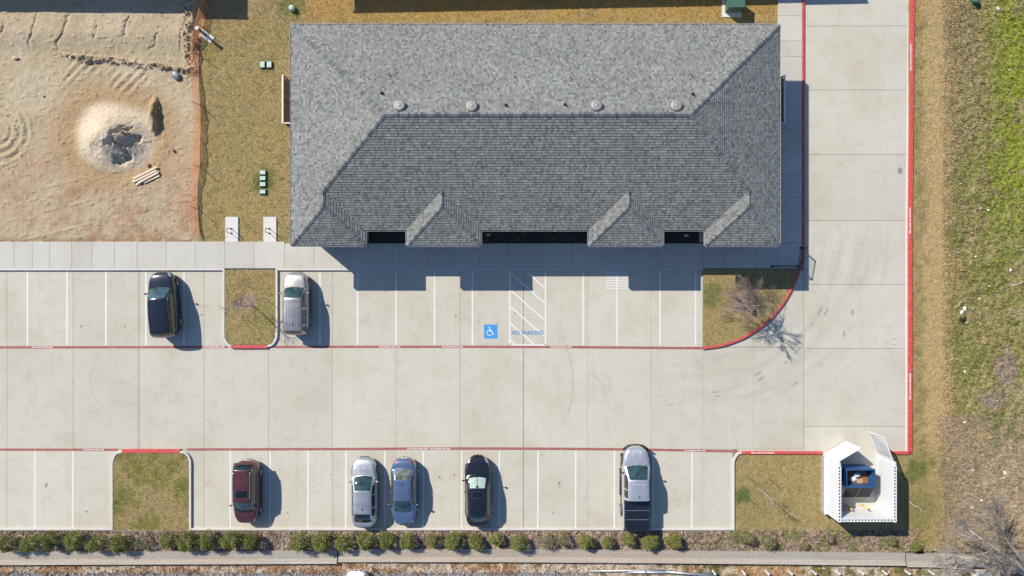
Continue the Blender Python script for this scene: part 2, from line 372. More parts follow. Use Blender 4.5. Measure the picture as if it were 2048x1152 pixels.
    dd = np.hypot((px-232)/100, (py-272)/86)+(n2-.5)*.25
    dc = lerp3(dc, (.325, .225, .125), ss(1.65, .98, dd)*.9); dc = lerp3(dc, (.47, .39, .29), ss(.92, .62, dd))
    dc = lerp3(dc, (.27, .24, .20), ss(.5, .62, n3)*ss(.8, .6, dd)*ss(240, 262, px)*ss(268, 290, py)*.6)  # grey patches paint the pile's shaded south-east side into its colour
    dc = lerp3(dc, (.22, .14, .08), ss(470, 482, py)*ss(.3, .5, n3)*.7)
    dc = lerp3(dc, (.24, .19, .14), ss(.52, .66, n4)*ss(10, 3, np.abs(py-(98+(px/9)+(n2-.5)*20)))*.7*ss(110, 230, px))
    base = base*(1-dx[..., None])+dc*dx[..., None]
    return base*(.88+.24*n4[..., None])
def gheight(X, Y):
    px = X*K+1024; py = 576-Y*K
    n2 = fbm(X*.7, Y*.7, 21); n3 = fbm(X*3, Y*3, 25); n4 = fbm(X*9, Y*9, 29, 3)
    z = .035+(n3-.5)*.04+(n4-.5)*.03
    fx = ss(1890, 1930, px); z = z+fx*((n2-.5)*.25+(n3-.5)*.20+(n4-.5)*.14-.02)
    bed = ss(1056, 1062, py)*ss(1112, 1108, py)*ss(1850, 1815, px); z = z+bed*((n3-.5)*.14+(n4-.5)*.12)
    so = ss(1112, 1120, py); z = z+so*((n3-.5)*.15+(n4-.5)*.06-.05)
    dx = ss(400, 388, px)*ss(490, 480, py)
    n5 = fbm(X*3.1+40, Y*6.5, 61, 4); d = .05+(n2-.5)*.12+(n3-.5)*.04+(n4-.5)*.028+ss(.62, .78, n5)*.045
    d = d+.30*ss(112, 60, py-px*.02)                                           # graded bank at the top
    rill = np.abs(((px+py*.35+(n2-.5)*40) % 62)-31); d = d-.09*ss(4, 0, rill)*ss(110, 90, py)*ss(25, 40, py)*(n2 > .42)
    berm = ss(9, 2, np.abs(py-(98+px/9+(n2-.5)*16)))*ss(80, 180, px); d = d+berm*(.03+ss(.45, .7, n4)*.22)
    eb = ss(16, 4, np.abs(px-382+(n3-.5)*10))*ss(190, 90, py); d = d+eb*(ss(.45, .7, n4)*.25)
    # tyre rings at the left, straight tracks above
    r = np.hypot(px+5, (py-262)); d = d+.05*np.sin(r/2.6)*ss(18, 26, r)*ss(78, 60, r)*ss(.38, .5, n3)
    t = (px*.72+py*.70); d = d+.035*np.sin(t/2.4)*ss(60, 80, px)*ss(330, 290, px)*ss(95, 120, py)*ss(200, 175, py)*ss(.5, .62, n2)
    t2 = np.abs(((px*.25+py) % 47)-23); d = d+.03*ss(3, 0, t2)*ss(340, 360, py)*ss(.4, .6, n2)
    # sand pile, steep on the south-east
    u = (px-226)/74; v = (py-276)/68; rr = np.hypot(u, v)+(n3-.5)*.10
    m = np.clip(1.15-rr, 0, 1)/1.15; pile = 1.45*ss(0, 1.0, m)*(.55+.45*m)
    pile = pile*(1+.10*(n3-.5)); n6 = fbm(X*2.1+9, Y*2.1, 77, 3)
    hole = (ss(.47, .50, n6*.85+n4*.15)*ss(26, 17, np.hypot((px-262)*.9, py-280)+(n3-.5)*16)+ss(.50, .53, n6*.85+n4*.15)*ss(24, 14, np.hypot(px-246, (py-306)*.7)+(n3-.5)*14)*.7
            +ss(.54, .57, n6)*ss(16, 8, np.hypot(px-205, (py-298)*1.3))*.25); pile = pile-np.clip(hole, 0, 1)*.34
    rim = ss(1.0, 1.1, rr)*ss(1.35, 1.12, rr); d = d+pile-.02*rim
    u2 = (px-311+(n3-.5)*8)/(15); v2 = (py-232)/42; r2 = u2*u2+v2*v2
    d = d+.62*np.clip(1-r2, 0, 1)*ss(.55, .25, u2+(n4-.5)*.5)
    return z*(1-dx)+d*dx
def setcol(me, cols):
    a = me.color_attributes.new('Col', 'FLOAT_COLOR', 'POINT'); arr = np.ones((len(me.vertices), 4), dtype=np.float32); arr[:, :3] = cols
    a.data.foreach_set('color', arr.ravel())
def terrain(name, x0, y0, x1, y1, step, mat, zoff=0, poly=None, parent=None, flat=None):
    xa, ya = G(x0, y1); xb, yb = G(x1, y0)
    nx = max(2, int((xb-xa)/step)+1); ny = max(2, int((yb-ya)/step)+1)
    X, Y = np.meshgrid(np.linspace(xa, xb, nx), np.linspace(ya, yb, ny)); Z = gheight(X, Y)
    if flat is not None: Z = (fbm(X*5, Y*5, 3)-.5)*.03+flat
    Z = Z+zoff; idx = np.arange(nx*ny).reshape(ny, nx)
    a = idx[:-1, :-1]; b = idx[:-1, 1:]; c = idx[1:, 1:]; d = idx[1:, :-1]
    F = np.stack([a, b, c, d], -1).reshape(-1, 4)
    if poly is not None:
        cx = (X[:-1, :-1]+X[1:, 1:])/2; cy = (Y[:-1, :-1]+Y[1:, 1:])/2; F = F[inpoly(cx, cy, poly).ravel()]
    V = np.stack([X, Y, Z], -1).reshape(-1, 3)
    used = np.unique(F); remap = np.full(len(V), -1); remap[used] = np.arange(len(used)); V = V[used]; F = remap[F]
    me = bpy.data.meshes.new(name); me.vertices.add(len(V)); me.vertices.foreach_set('co', V.ravel().astype(np.float32))
    me.loops.add(F.size); me.loops.foreach_set('vertex_index', F.ravel().astype(np.int32))
    me.polygons.add(len(F)); me.polygons.foreach_set('loop_start', np.arange(0, F.size, 4, dtype=np.int32))
    me.polygons.foreach_set('use_smooth', np.ones(len(F), dtype=bool))
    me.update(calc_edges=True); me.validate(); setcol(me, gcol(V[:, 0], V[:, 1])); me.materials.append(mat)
    o = link(bpy.data.objects.new(name, me), parent); return o
def inpoly(x, y, poly):
    r = np.zeros(np.shape(x), bool); n = len(poly)
    for i in range(n):
        x1, y1 = poly[i]; x2, y2 = poly[(i+1) % n]
        if y1 == y2: continue
        c = ((y1 > y) != (y2 > y)) & (x < (x2-x1)*(y-y1)/(y2-y1)+x1); r ^= c
    return r
def tris_mesh(name, V, C, mat, parent=None):
    me = bpy.data.meshes.new(name); n = len(V)
    me.vertices.add(n); me.vertices.foreach_set('co', V.ravel().astype(np.float32))
    me.loops.add(n); me.loops.foreach_set('vertex_index', np.arange(n, dtype=np.int32))
    me.polygons.add(n//3); me.polygons.foreach_set('loop_start', np.arange(0, n, 3, dtype=np.int32))
    me.update(calc_edges=True); setcol(me, C); me.materials.append(mat)
    return link(bpy.data.objects.new(name, me), parent)
def tufts(name, rects, dens, h, label, cat, zf=None, polys=None, tint=(1, 1, 1), width=.034, parent=None, mask=None):
    XS = []; YS = []
    for i, (x0, y0, x1, y1) in enumerate(rects):
        xa, ya = G(x0, y1); xb, yb = G(x1, y0); n = int((xb-xa)*(yb-ya)*dens)
        x = rng.uniform(xa, xb, n); y = rng.uniform(ya, yb, n)
        if polys and polys[i] is not None: k = inpoly(x, y, polys[i]); x = x[k]; y = y[k]
        XS.append(x); YS.append(y)
    x = np.concatenate(XS); y = np.concatenate(YS)
    if mask is not None: k = mask(x, y); x = x[k]; y = y[k]
    z = gheight(x, y) if zf is None else np.full(len(x), zf)
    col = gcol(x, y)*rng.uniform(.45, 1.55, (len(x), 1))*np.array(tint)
    V = []; C = []
    for b in range(3):
        a = rng.uniform(0, 6.283, len(x)); l = h*rng.uniform(.5, 1.3, len(x)); w = width*rng.uniform(.5, 1.2, len(x))
        ox = rng.uniform(-.06, .06, len(x)); oy = rng.uniform(-.06, .06, len(x))
        lx = np.cos(a)*l*.9; ly = np.sin(a)*l*.9; px_ = -np.sin(a)*w/2; py_ = np.cos(a)*w/2
        p0 = np.stack([x+ox+px_, y+oy+py_, z-.01], -1); p1 = np.stack([x+ox-px_, y+oy-py_, z-.01], -1)
        p2 = np.stack([x+ox+lx, y+oy+ly, z+l*.75], -1)
        V.append(np.stack([p0, p1, p2], 1)); C.append(np.repeat((col*rng.uniform(.8, 1.2, (len(x), 1)))[:, None, :], 3, 1))
    V = np.concatenate(V).reshape(-1, 3); C = np.concatenate(C).reshape(-1, 3)
    o = tris_mesh(name, V, C, M['blade'], parent); tag(o, label, cat, kind='stuff'); return o
def text(s, size, loc, rz, mat, parent, name='lettering', bold=0.0, sx=1.0):
    cu = bpy.data.curves.new('t', 'FONT'); cu.body = s; cu.size = size; cu.align_x = 'CENTER'; cu.align_y = 'CENTER'; cu.offset = bold
    t = bpy.data.objects.new('t', cu); me = bpy.data.meshes.new_from_object(t); bpy.data.objects.remove(t); me.name = name
    me.materials.clear(); me.materials.append(mat)
    o = bpy.data.objects.new(name, me); o.location = loc; o.rotation_euler = (0, 0, rz); o.scale = (sx, 1, 1); return link(o, parent)
# ================================================================ GROUND
g = MB(); g.add([(-600, -600, -.5), (600, -600, -.5), (600, 600, -.5), (-600, 600, -.5)], [(0, 1, 2, 3)])
o = g.build('ground', rough_mat('far_ground', (.24, .19, .10), .4, .15, .95, .3)); tag(o, 'dry grass and bare soil of the land around the car park', kind='structure')
tag(terrain('dirt_lot', -230, -170, 398, 484, .055, M['dirt']), 'tan dirt lot with tyre tracks and a sand pile beside the lawn', kind='structure')
tag(terrain('lawn', 398, -170, 1606, 486, .16, M['ground']), 'dry straw coloured lawn around the shingled building', kind='structure')
tag(terrain('grass_verge', 1816, -170, 1900, 1102, .10, M['ground']), 'dry grass strip between red kerb and rough field', kind='structure')
tag(terrain('rough_field', 1900, -170, 2290, 1104, .085, M['ground']), 'patchy green and brown field strewn with litter', kind='structure')
tag(terrain('grass_patch', 1466, 905, 1816, 1060, .10, M['ground']), 'dry grass patch around the bin enclosure', kind='structure')
tag(terrain('planting_bed', -230, 1057, 1816, 1104, .06, M['ground']), 'mulched planting bed under the shrub row', kind='structure')
tag(terrain('bare_soil', -230, 1122, 2290, 1146, .08, M['ground']), 'red and pale bare soil strip below the concrete band', kind='structure')
r = MB(); r.box(*T(-230, 1400)[:2], -.4, *T(1180, 1145)[:2], -.06); tag(r.build('road', M['asphalt']), 'old grey asphalt lane at the lower edge', kind='structure')
tag(terrain('roadside_grass', 1180, 1146, 2290, 1400, .15, M['ground']), 'patchy roadside grass at the lower right', kind='structure')
# ================================================================ PARKING LOT
sub = MB(); sub.box(*T(-230, 1058)[:2], -.45, *T(1822, -170)[:2], -.115)
lot = sub.build('parking_lot', M['subbase']); tag(lot, 'concrete parking lot and drive cast in large slabs', kind='structure')
jt = MB(); jt.box(*T(-230, 1058)[:2], -.11, *T(1822, 536)[:2], -.03); jt.box(*T(1604, 536)[:2], -.11, *T(1822, -170)[:2], -.03); jt.build('joint_filler', M['joint'], lot)
def slab(parent, x0, y0, x1, y1, z1, mat, gx0=.004, gx1=.004, gy0=.004, gy1=.004, th=.1, poly=None):
    xa, ya = G(x0, y1); xb, yb = G(x1, y0); mb = MB()
    if poly: mb.prism(pxs(poly), z1-th, z1)
    else:
        xa += gx0; xb -= gx1; ya += gy1; yb -= gy0; e = .008
        mb.add([(xa, ya, z1-th), (xb, ya, z1-th), (xb, yb, z1-th), (xa, yb, z1-th), (xa, ya, z1-e), (xb, ya, z1-e), (xb, yb, z1-e), (xa, yb, z1-e),
                (xa+e, ya+e, z1), (xb-e, ya+e, z1), (xb-e, yb-e, z1), (xa+e, yb-e, z1)],
               [(0,1,5,4),(1,2,6,5),(2,3,7,6),(3,0,4,7),(4,5,9,8),(5,6,10,9),(6,7,11,10),(7,4,8,11),(8,9,10,11)])
    return mb.build('slab', mat, parent)
cols = [-230, -114, 14, 146, 278, 408, 537, 665, 792, 920, 1047, 1175, 1302, 1405, 1505, 1608]
wide = {278: .012, 1047: .017, 1608: .016, 408: .005, 920: .006}
for i in range(len(cols)-1):
    a, b = cols[i], cols[i+1]; ga = wide.get(a, .004); gb = wide.get(b, .004)
    slab(lot, a, 541, b, 694.5, 0, M['lot'], ga, gb, .01, .02)
    slab(lot, a, 694.5, b, 899, 0, M['lot'], ga, gb, .02, .02)
    if a < 1405: slab(lot, a, 899, b, 1057, 0, M['lot'], ga, gb, .02, .01)
slab(lot, 1405, 899, 1466, 1057, 0, M['lot'])
slab(lot, 1505+103, 853, 1818, 905, 0, M['lot'], .026, .01, .012, .01)
rows = [-170, -76, 52, 180, 309, 441, 569, 697, 853]
for i in range(len(rows)-1): slab(lot, 1608, rows[i], 1818, rows[i+1], 0, M['lot'], .016, .01, .009, .009)
slab(lot, 1474, 897.5, 1608, 905, 0, M['lot']); 
# painted stall lines
def pline(p, w=.115, z=.004, mat='white_line', name='painted_or_lit_line'): return strip(pxs(p), w, z).build(name, M[mat], lot)
for x in (-23, 55, 134, 212, 292, 368, 640, 715, 792, 869, 945, 1166, 1234, 1320, 1391): pline([(x, 543), (x, 691)])
for x in (-6, 70, 146, 461, 540, 616, 692, 770, 847, 923, 999, 1076, 1151.5, 1229, 1307, 1384): pline([(x, 902), (x-.5, 1055)])
pline([(1019.5, 543), (1019.5, 690)]); pline([(1091, 543), (1091, 690)]); pline([(1017.5, 690), (1093, 690)])
for y0 in (546, 580, 613, 647, 680):                       # hatch bars, cut at the box
    x0, x1 = 1021, 1089; sl_ = .88; ye = y0+(x1-x0)*sl_
    if ye > 688: x1 = x0+(688-y0)/sl_; ye = 688
    pline([(x0, y0), (x1, ye)], .10, .008)
pline([(1055.5, 546), (1089, 575)], .10, .008)
for k in range(7): pline([(1211, 545.5+k*5.2), (1256, 545.5+k*5.2)], .075, .008)  # lit strips within the building's shadow, put on as white bars
# red fire-lane lines: two bands with a worn middle
def redline(pts):
    P = smoothpath(pxs(pts), 6)
    strip(P, .17, .006).build('fire_lane_line', M['redline'], lot)
    strip(P, .022, .0095).build('line_joint', M['joint'], lot)
redline([(-230, 695), (200, 694.5), (455, 694)]); redline([(548, 694), (800, 693.5), (1100, 694), (1405, 696.5)])
redline([(-230, 899), (235, 899.5)]); redline([(374, 899), (700, 898), (900, 897), (1100, 897.5), (1300, 899.5), (1478, 903)])
for x, y in ((85, 694.6), (428, 694.1), (780, 693.7), (905, 693.7), (1122, 694.2), (187, 899.5), (835, 897.6), (880, 897.3), (1390, 901.2)):
    text('NO PARKING FIRE LANE', .135, T(x, y, .013), 0, M['letter'], lot, bold=.004)
# blue access square
sq = MB(); xa, ya = G(968, 677); xb, yb = G(995, 649); sq.add([(xa, ya, .005), (xb, ya, .005), (xb, yb, .005), (xa, yb, .005)], [(0, 1, 2, 3)])
sq.build('blue_square', M['blue_paint'], lot)
sy = MB()
def arc(cx, cy, r, a0, a1, n=16): return [(cx+r*math.cos(math.radians(a0+(a1-a0)*i/n)), cy+r*math.sin(math.radians(a0+(a1-a0)*i/n))) for i in range(n+1)]
cx, cy = G(979, 662)
sy.add([(x, y, .010) for x, y in arc(cx, cy+.26, .055, 0, 330, 11)], [tuple(range(12))])
strip([(cx, cy+.19), (cx+.01, cy-.02)], .075, .0125, sy); strip([(cx, cy+.08), (cx+.15, cy+.08)], .05, .014, sy)
strip([(cx-.02, cy-.02), (cx+.19, cy-.02)], .065, .0155, sy); strip([(cx+.17, cy), (cx+.26, cy-.24), (cx+.34, cy-.22)], .055, .017, sy)
strip(arc(cx+.02, cy-.13, .19, 115, 350, 20), .05, .0185, sy)
sy.build('wheelchair_symbol', M['white_line'], lot)
text('NO PARKING', .40, T(1055, 666, .013), 0, M['blue_stencil'], lot, bold=.006, sx=.92)
# skid marks
M['skid'] = worn_paint('tyre_mark', (.30, .28, .25), (.45, .425, .37), .6, 3)
M['faint'] = worn_paint('faint_tyre_mark', (.38, .36, .315), (.46, .435, .375), .8, 2)
for x, y, a, L, w in ((1640, 622, 62, .62, .22), (1652, 624, 62, .55, .20), (1588, 694, 45, .6, .2), (1595, 701, 45, .6, .2), (1515, 748, 28, .55, .18), (1522, 757, 28, .5, .17),
                (1431, 784, 12, .5, .10), (1434, 792, 12, .4, .10), (1341, 809, 8, .4, .08), (1624, 649, 60, .3, .14), (1592, 767, 30, .35, .14), (1788, 678, -5, .35, .06), (1788, 689, 0, .3, .04), (1571, 725, 35, .35, .12), (1705, 625, 80, .4, .2), (1688, 668, 80, .4, .16)):
    c = T(x, y); d = (math.cos(math.radians(a)), math.sin(math.radians(a)))
    strip([(c[0]-d[0]*L/2, c[1]-d[1]*L/2), (c[0], c[1]), (c[0]+d[0]*L/2, c[1]+d[1]*L/2)], w, .004).build('tyre_mark', M['skid'], lot)
for cxp, cyp, r0, a0, a1 in ((960, 765, 186, -20, 35), (1150, 800, 62, 5, 60), (250, 760, 70, 130, 230)):
    pts = [(cxp+r0*math.cos(math.radians(a)), cyp-r0*math.sin(math.radians(a))) for a in np.linspace(a0, a1, 16)]
    strip(pxs(pts), .14, .0035).build('tyre_mark', M['faint'], lot)
M['oil'] = worn_paint('oil_drip', (.20, .185, .165), (.40, .38, .33), .45, 9)
_r = random.Random(4)
for x, y, r0 in [(330, 690, .0)]+[(_r.choice((95, 172, 252, 408, 505, 578, 654, 731, 885, 960, 1038, 1114, 1190, 1268, 1345, 755, 832, 905))+_r.uniform(-10, 10), _r.choice((620, 650, 960, 1000, 1030))+_r.uniform(-14, 14), _r.uniform(.03, .09)) for _ in range(26)]:
    if r0 == 0: continue
    mb_ = MB(); c_ = T(x, y); mb_.add([(c_[0]+math.cos(a)*r0*_r.uniform(.6, 1.3), c_[1]+math.sin(a)*r0*_r.uniform(.6, 1.4), .0045) for a in np.linspace(0, 5.6, 9)], [tuple(range(9))]); mb_.build('oil_spot', M['oil'], lot)
# ---- sidewalk
sw = MB(); sw.box(*T(-230, 541)[:2], -.1, *T(1405, 483.5)[:2], .02); sidewalk = sw.build('sidewalk', M['joint'])
tag(sidewalk, 'pale concrete sidewalk along the front of the building', kind='structure')
sj = [-230, -172, -114, -56, 0, 31, 67, 102, 146, 186, 231, 276, 334, 392, 451, 509, 570, 629, 684, 741, 800, 855, 912, 960, 1016, 1088, 1143, 1200, 1257, 1314, 1371, 1405]
for a, b in zip(sj[:-1], sj[1:]): slab(sidewalk, a, 483.5 if b <= 570 else 487, b, 537, .13, M['walk'], .006, .006)
curve = [(1605, 497), (1604, 516), (1594.5, 549), (1581, 579), (1564, 608), (1540, 637), (1525, 650), (1493, 671.5), (1464, 684), (1439, 691.5), (1405, 696)]
es = MB(); es.prism(pxs([(1555, -170), (1603, -170), (1603, 500), (1596, 537), (1405, 537), (1405, 487), (1555, 487)]), -.1, .02)
eside = es.build('side_walk', M['joint'], None); eside.name = 'path'; tag(eside, 'concrete path between the east wall and the red kerb', kind='structure')
ej = [-170, -110, -60, -15, 33, 83, 114, 162, 211, 258, 305, 349, 395, 441, 487]
for a, b in zip(ej[:-1], ej[1:]): slab(eside, 1555, a, 1602.5, b, .13, M['walk'], .006, 0, .006, .006)
ep = [1405, 1450, 1510, 1555]
for a, b in zip(ep[:-1], ep[1:]): slab(eside, a, 487, b, 537, .13, M['walk'], .006, .006)
slab(eside, 0, 0, 0, 0, .13, M['walk'], poly=[(1555.3, 487.3), (1602.5, 487.3), (1602.5, 500), (1601, 519), (1595, 537), (1555.3, 537)])
# ---- kerbs
def kerb(pts, w, mat, z1=.15, sm=True, label='pale concrete kerb'):
    P = pxs(pts); P = smoothpath(P, 5) if sm else P
    o = kerbmesh(P, w, -.1, z1).build('kerb', M[mat]); tag(o, label, kind='structure'); return o
kerb([(-230, 539), (447, 539)], .145, 'kerb', .14, False, 'pale kerb between the sidewalk and the left stalls')
kerb([(557, 539), (1405, 539)], .145, 'kerb', .14, False, 'pale kerb between the sidewalk and the centre stalls')
kerb([(449, 536.5), (449, 560), (449, 620), (449, 668), (451.5, 680), (458, 689), (464, 692)], .15, 'kerb', .153, True, 'west kerb of the tree island')
kerb([(464, 693), (490, 693.3), (536, 693)], .24, 'redkerb', .156, False, 'red painted kerb at the nose of the tree island')
kerb([(536, 692), (545, 689), (551.5, 680), (554.3, 668), (554.5, 620), (554.5, 560), (554.5, 536.5)], .15, 'kerb', .153, True, 'east kerb of the tree island')
kerb([(226, 1059), (226, 1000), (226, 950), (226, 928), (228.5, 916), (235, 906), (246, 903)], .15, 'kerb', .153, True, 'west kerb of the bare grass island')
kerb([(246, 901.5), (300, 901.3), (362, 901.5)], .27, 'redkerb', .156, False, 'red painted kerb at the nose of the bare grass island')
kerb([(362, 903), (373, 906), (380, 916), (382, 928), (382, 950), (382, 1000), (382, 1059)], .15, 'kerb', .153, True, 'east kerb of the bare grass island')
kerb([(-230, 1057.5), (224, 1057.5)], .15, 'kerb', .14, False, 'pale kerb behind the lower left stalls')
kerb([(384.5, 1057.5), (1463.5, 1057.5)], .15, 'kerb', .14, False, 'pale kerb behind the long lower stall row')
kerb([(1466, 1059.5), (1466, 1000), (1466, 950), (1466, 928), (1468, 917), (1475, 907), (1482, 905)], .15, 'kerb', .153, True, 'kerb between the last stall and the grass patch')
kerb([(1482, 904.8), (1600, 905), (1644, 905.2)], .20, 'redkerb', .15, False, 'red kerb beside the grass patch')
kerb([(1756, 905.2), (1819, 905.2)], .20, 'redkerb', .15, False, 'short red kerb east of the bin enclosure')
apr = MB(); apr.prism(pxs([(1644, 903.2), (1756, 903.2), (1756, 908), (1644, 908)]), -.1, .003)
kerb([(1818.5, 905), (1819, 700), (1819, 450), (1821.5, 200), (1823.5, 0), (1824.5, -170)], .28, 'redkerb', .15, True, 'long red kerb down the east edge of the drive')
kerb([(1605, -170), (1605, 100), (1605, 300), (1605.2, 480)]+curve, .17, 'redkerb', .153, True, 'red kerb curving round the corner tree island')
strip(pxs([(1812.5, 903), (1812.5, 700), (1812.7, 450), (1815.3, 200), (1817, 0), (1818, -170)]), .12, .004).build('gutter_edge', M['white_line'], lot)
for (x, y, L) in ((1819.2, 116, 0), (1817.5, 442, 0), (1818, 772, 0)):
    o = text('FIRE LANE NO PARKING', .17, T(x, y, .156), math.pi/2, M['letter'], lot, bold=.004)
text('FIRE LANE NO PARKING', .15, T(1524, 904.8, .156), 0, M['letter'], lot, bold=.004)
# ---- island lawns
isl1 = [(451, 540), (552, 540), (552, 668), (549.5, 679), (544, 686), (536, 689), (464, 689), (458, 685.5), (453, 677), (451, 668)]
isl2 = [(228, 1062), (380, 1062), (380, 928), (377, 917), (371, 909), (361, 905), (247, 905), (237, 909), (230.5, 917), (228, 928)]
isl3 = [(1405.5, 538), (1596, 538), (1593, 549), (1580, 579), (1563, 607), (1539, 636), (1524, 649), (1492, 670), (1463, 682), (1438, 690), (1405.5, 694)]
isls = []
for k, (pl, lb) in enumerate(((isl1, 'dry grass of the small kerbed tree island'), (isl2, 'green and yellow grass of the kerbed island without a tree'), (isl3, 'dry grass of the corner island inside the curved red kerb'))):
    xs = [p[0] for p in pl]; ys = [p[1] for p in pl]
    base = MB(); base.prism(pxs(pl), -.1, .095); o = base.build('island_lawn', M['subbase']); tag(o, lb, kind='structure')
    P = pxs(pl); isls.append((pl, P))
    terrain('turf', min(xs), min(ys), max(xs), max(ys), .06, M['ground'], poly=P, flat=.12, parent=o)
# ---- grass blades, stuff
def notbuilt(x, y):
    px = x*K+1024; py = 576-y*K
    return ~((px > 633) & (px < 1507) & (py > 100) & (py < 487))&~((px > 1550))
tufts('grass', [(400, -60, 1555, 483)], 95, .07, 'short dry grass of the lawn west and north of the building', 'grass', mask=notbuilt)
tufts('grass', [(min(p[0] for p in pl), min(p[1] for p in pl), max(p[0] for p in pl), max(p[1] for p in pl)) for pl, P in isls], 150, .055,
      'short grass growing on the three kerbed islands', 'grass', zf=.12, polys=[P for pl, P in isls])
tufts('grass', [(1828, -60, 1915, 1095), (1470, 909, 1640, 1060), (1760, 909, 1828, 1095)], 110, .07, 'dry mown grass of the verge and the patch by the bin enclosure', 'grass')
tufts('weeds', [(1885, -60, 2120, 1104)], 110, .13, 'rough green weeds covering the field on the right', 'weeds', width=.055)
tufts('mulch', [(-100, 1061, 1850, 1100)], 150, .12, 'loose mulch and dead leaves in the planting bed', 'mulch', width=.07)
tufts('weeds', [(-100, 1124, 2120, 1150)], 40, .14, 'low dry weeds on the bare soil strip', 'weeds', width=.08)
# ================================================================ BUILDING
ZE = 3.6; SL = .5; TH = .07
xw, xe, yn, ys, ys2 = -14.36, 17.40, 17.13, 3.78, 2.77
D = (yn-ys)/2; yr = ys+D; R_ = ys+2.4; S2 = ys2+2.4
wings = [(-14.36, -9.56), (-6.85, -2.05), (5.0, 9.8), (12.6, 17.4)]
def clip(poly, a, b, c):                        # keep a*x+b*y<=c
    out = []
    for i in range(len(poly)):
        p = poly[i]; q = poly[(i+1) % len(poly)]; dp = a*p[0]+b*p[1]-c; dq = a*q[0]+b*q[1]-c
        if dp <= 0: out.append(p)
        if (dp < 0 < dq) or (dq < 0 < dp): t = dp/(dp-dq); out.append((p[0]+(q[0]-p[0])*t, p[1]+(q[1]-p[1])*t))
    return out
def shingles(planes, ze=ZE, seed=3):
    rr = random.Random(seed); V = []; F = []; C = []; e = .152
    for poly, p0, d in planes:                  # poly ccw in plan, p0 point on eave line, d inward unit dir
        u = (-d[1], d[0]); n = len(poly)
        area = sum(poly[i][0]*poly[(i+1) % n][1]-poly[(i+1) % n][0]*poly[i][1] for i in range(n))
        if area < 0: poly = poly[::-1]
        hv = [(p[0]-p0[0])*d[0]+(p[1]-p0[1])*d[1] for p in poly]; hu = [p[0]*u[0]+p[1]*u[1] for p in poly]
        k = int(math.floor(min(hv)/e))
        while k*e < max(hv):
            v0, v1 = k*e, (k+1)*e; x = min(hu)-rr.random()*.4; lift0 = .024
            while x < max(hu):
                w = rr.choice((.08, .10, .12, .14, .17)); q = []
                for (uu, vv) in ((x, v0), (x+w, v0), (x+w, v1), (x, v1)):
                    # back to plan coordinates
                    a = uu-(p0[0]*u[0]+p0[1]*u[1]); q.append((p0[0]+u[0]*a+d[0]*vv, p0[1]+u[1]*a+d[1]*vv))
                ar = sum(q[i][0]*q[(i+1) % 4][1]-q[(i+1) % 4][0]*q[i][1] for i in range(4))
                if ar < 0: q = q[::-1]
                for i in range(n):
                    p = poly[i]; s = poly[(i+1) % n]; ex, ey = s[0]-p[0], s[1]-p[1]; L = math.hypot(ex, ey)
                    if L < 1e-6: continue
                    q = clip(q, ey/L, -ex/L, (ey*p[0]-ex*p[1])/L)
                    if len(q) < 3: break
                x += w
                if len(q) < 3: continue
                th = lift0+rr.choice((0, 0, .008)); g = rr.choice((.66, .84, .92, .98, 1.03, 1.08, 1.15, 1.34))
                base = (.168*g, .178*g, .166*g) if rr.random() > .3 else ((.182*g, .180*g, .170*g) if rr.random() > .4 else (.185*g, .178*g, .182*g))
                b = len(V); m = len(q); vv = [(t[0]-p0[0])*d[0]+(t[1]-p0[1])*d[1] for t in q]
                for t, h in zip(q, vv): V.append((t[0], t[1], ze+TH+SL*h+th*(1-(h-v0)/e)+.001)); C.append(base)
                F.append(tuple(range(b, b+m)))
                for i in range(m):
                    j = (i+1) % m
                    if vv[i] < v0+.02 and vv[j] < v0+.02:
                        c = len(V)
                        for t, h in ((q[i], vv[i]), (q[j], vv[j])):
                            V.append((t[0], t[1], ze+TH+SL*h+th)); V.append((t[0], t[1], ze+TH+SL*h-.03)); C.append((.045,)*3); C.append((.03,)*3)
                        F.append((c+1, c+3, c+2, c))
            k += 1
    me = bpy.data.meshes.new('shingles'); me.from_pydata(V, [], F); me.update(); setcol(me, np.array(C)); me.materials.append(M['shingle']); return me
planes = [([(xw, yn), (xw+D, yr), (xe-D, yr), (xe, yn)], (0, yn), (0, -1)),
          ([(xw+2.4, R_), (xe-2.4, R_), (xe-D, yr), (xw+D, yr)], (0, ys), (0, 1)),
          ([(xw, yn), (xw, R_), (xw+2.4, R_), (xw+D, yr)], (xw, 0), (1, 0)),
          ([(xw, R_), (xw, ys2), (xw+2.4, S2), (xw+2.4, R_)], (xw, 0), (1, 0)),
          ([(xe, yn), (xe-D, yr), (xe-2.4, R_), (xe, R_)], (xe, 0), (-1, 0)),
          ([(xe, R_), (xe-2.4, R_), (xe-2.4, S2), (xe, ys2)], (xe, 0), (-1, 0))]
for (a, b), (c, d) in zip(wings[:-1], wings[1:]):
    planes.append(([(b, ys), (c, ys), (c+2.4, R_), (b-2.4, R_)], (0, ys), (0, 1)))
for i, (a, b) in enumerate(wings):
    m = (a+b)/2; planes.append(([(a, ys2), (b, ys2), (m, S2)], (0, ys2), (0, 1)))
    if i > 0: planes.append(([(a, ys2), (m, S2), (m, R_), (a, ys)], (a, 0), (1, 0)))
    if i < 3: planes.append(([(b, ys2), (b, ys), (m, R_), (m, S2)], (b, 0), (-1, 0)))
bld = empty('office_building', ((xw+xe)/2, (yn+ys)/2, 0))
tag(bld, 'long single storey building under a grey shingled hip roof with four front wings', 'building')
BO = Vector(bld.location)
def bpart(o): o.location = Vector(o.location)-BO; return o
bpart(tag(link(bpy.data.objects.new('shingles', shingles(planes)), bld), kind='stuff'))
dk = MB()
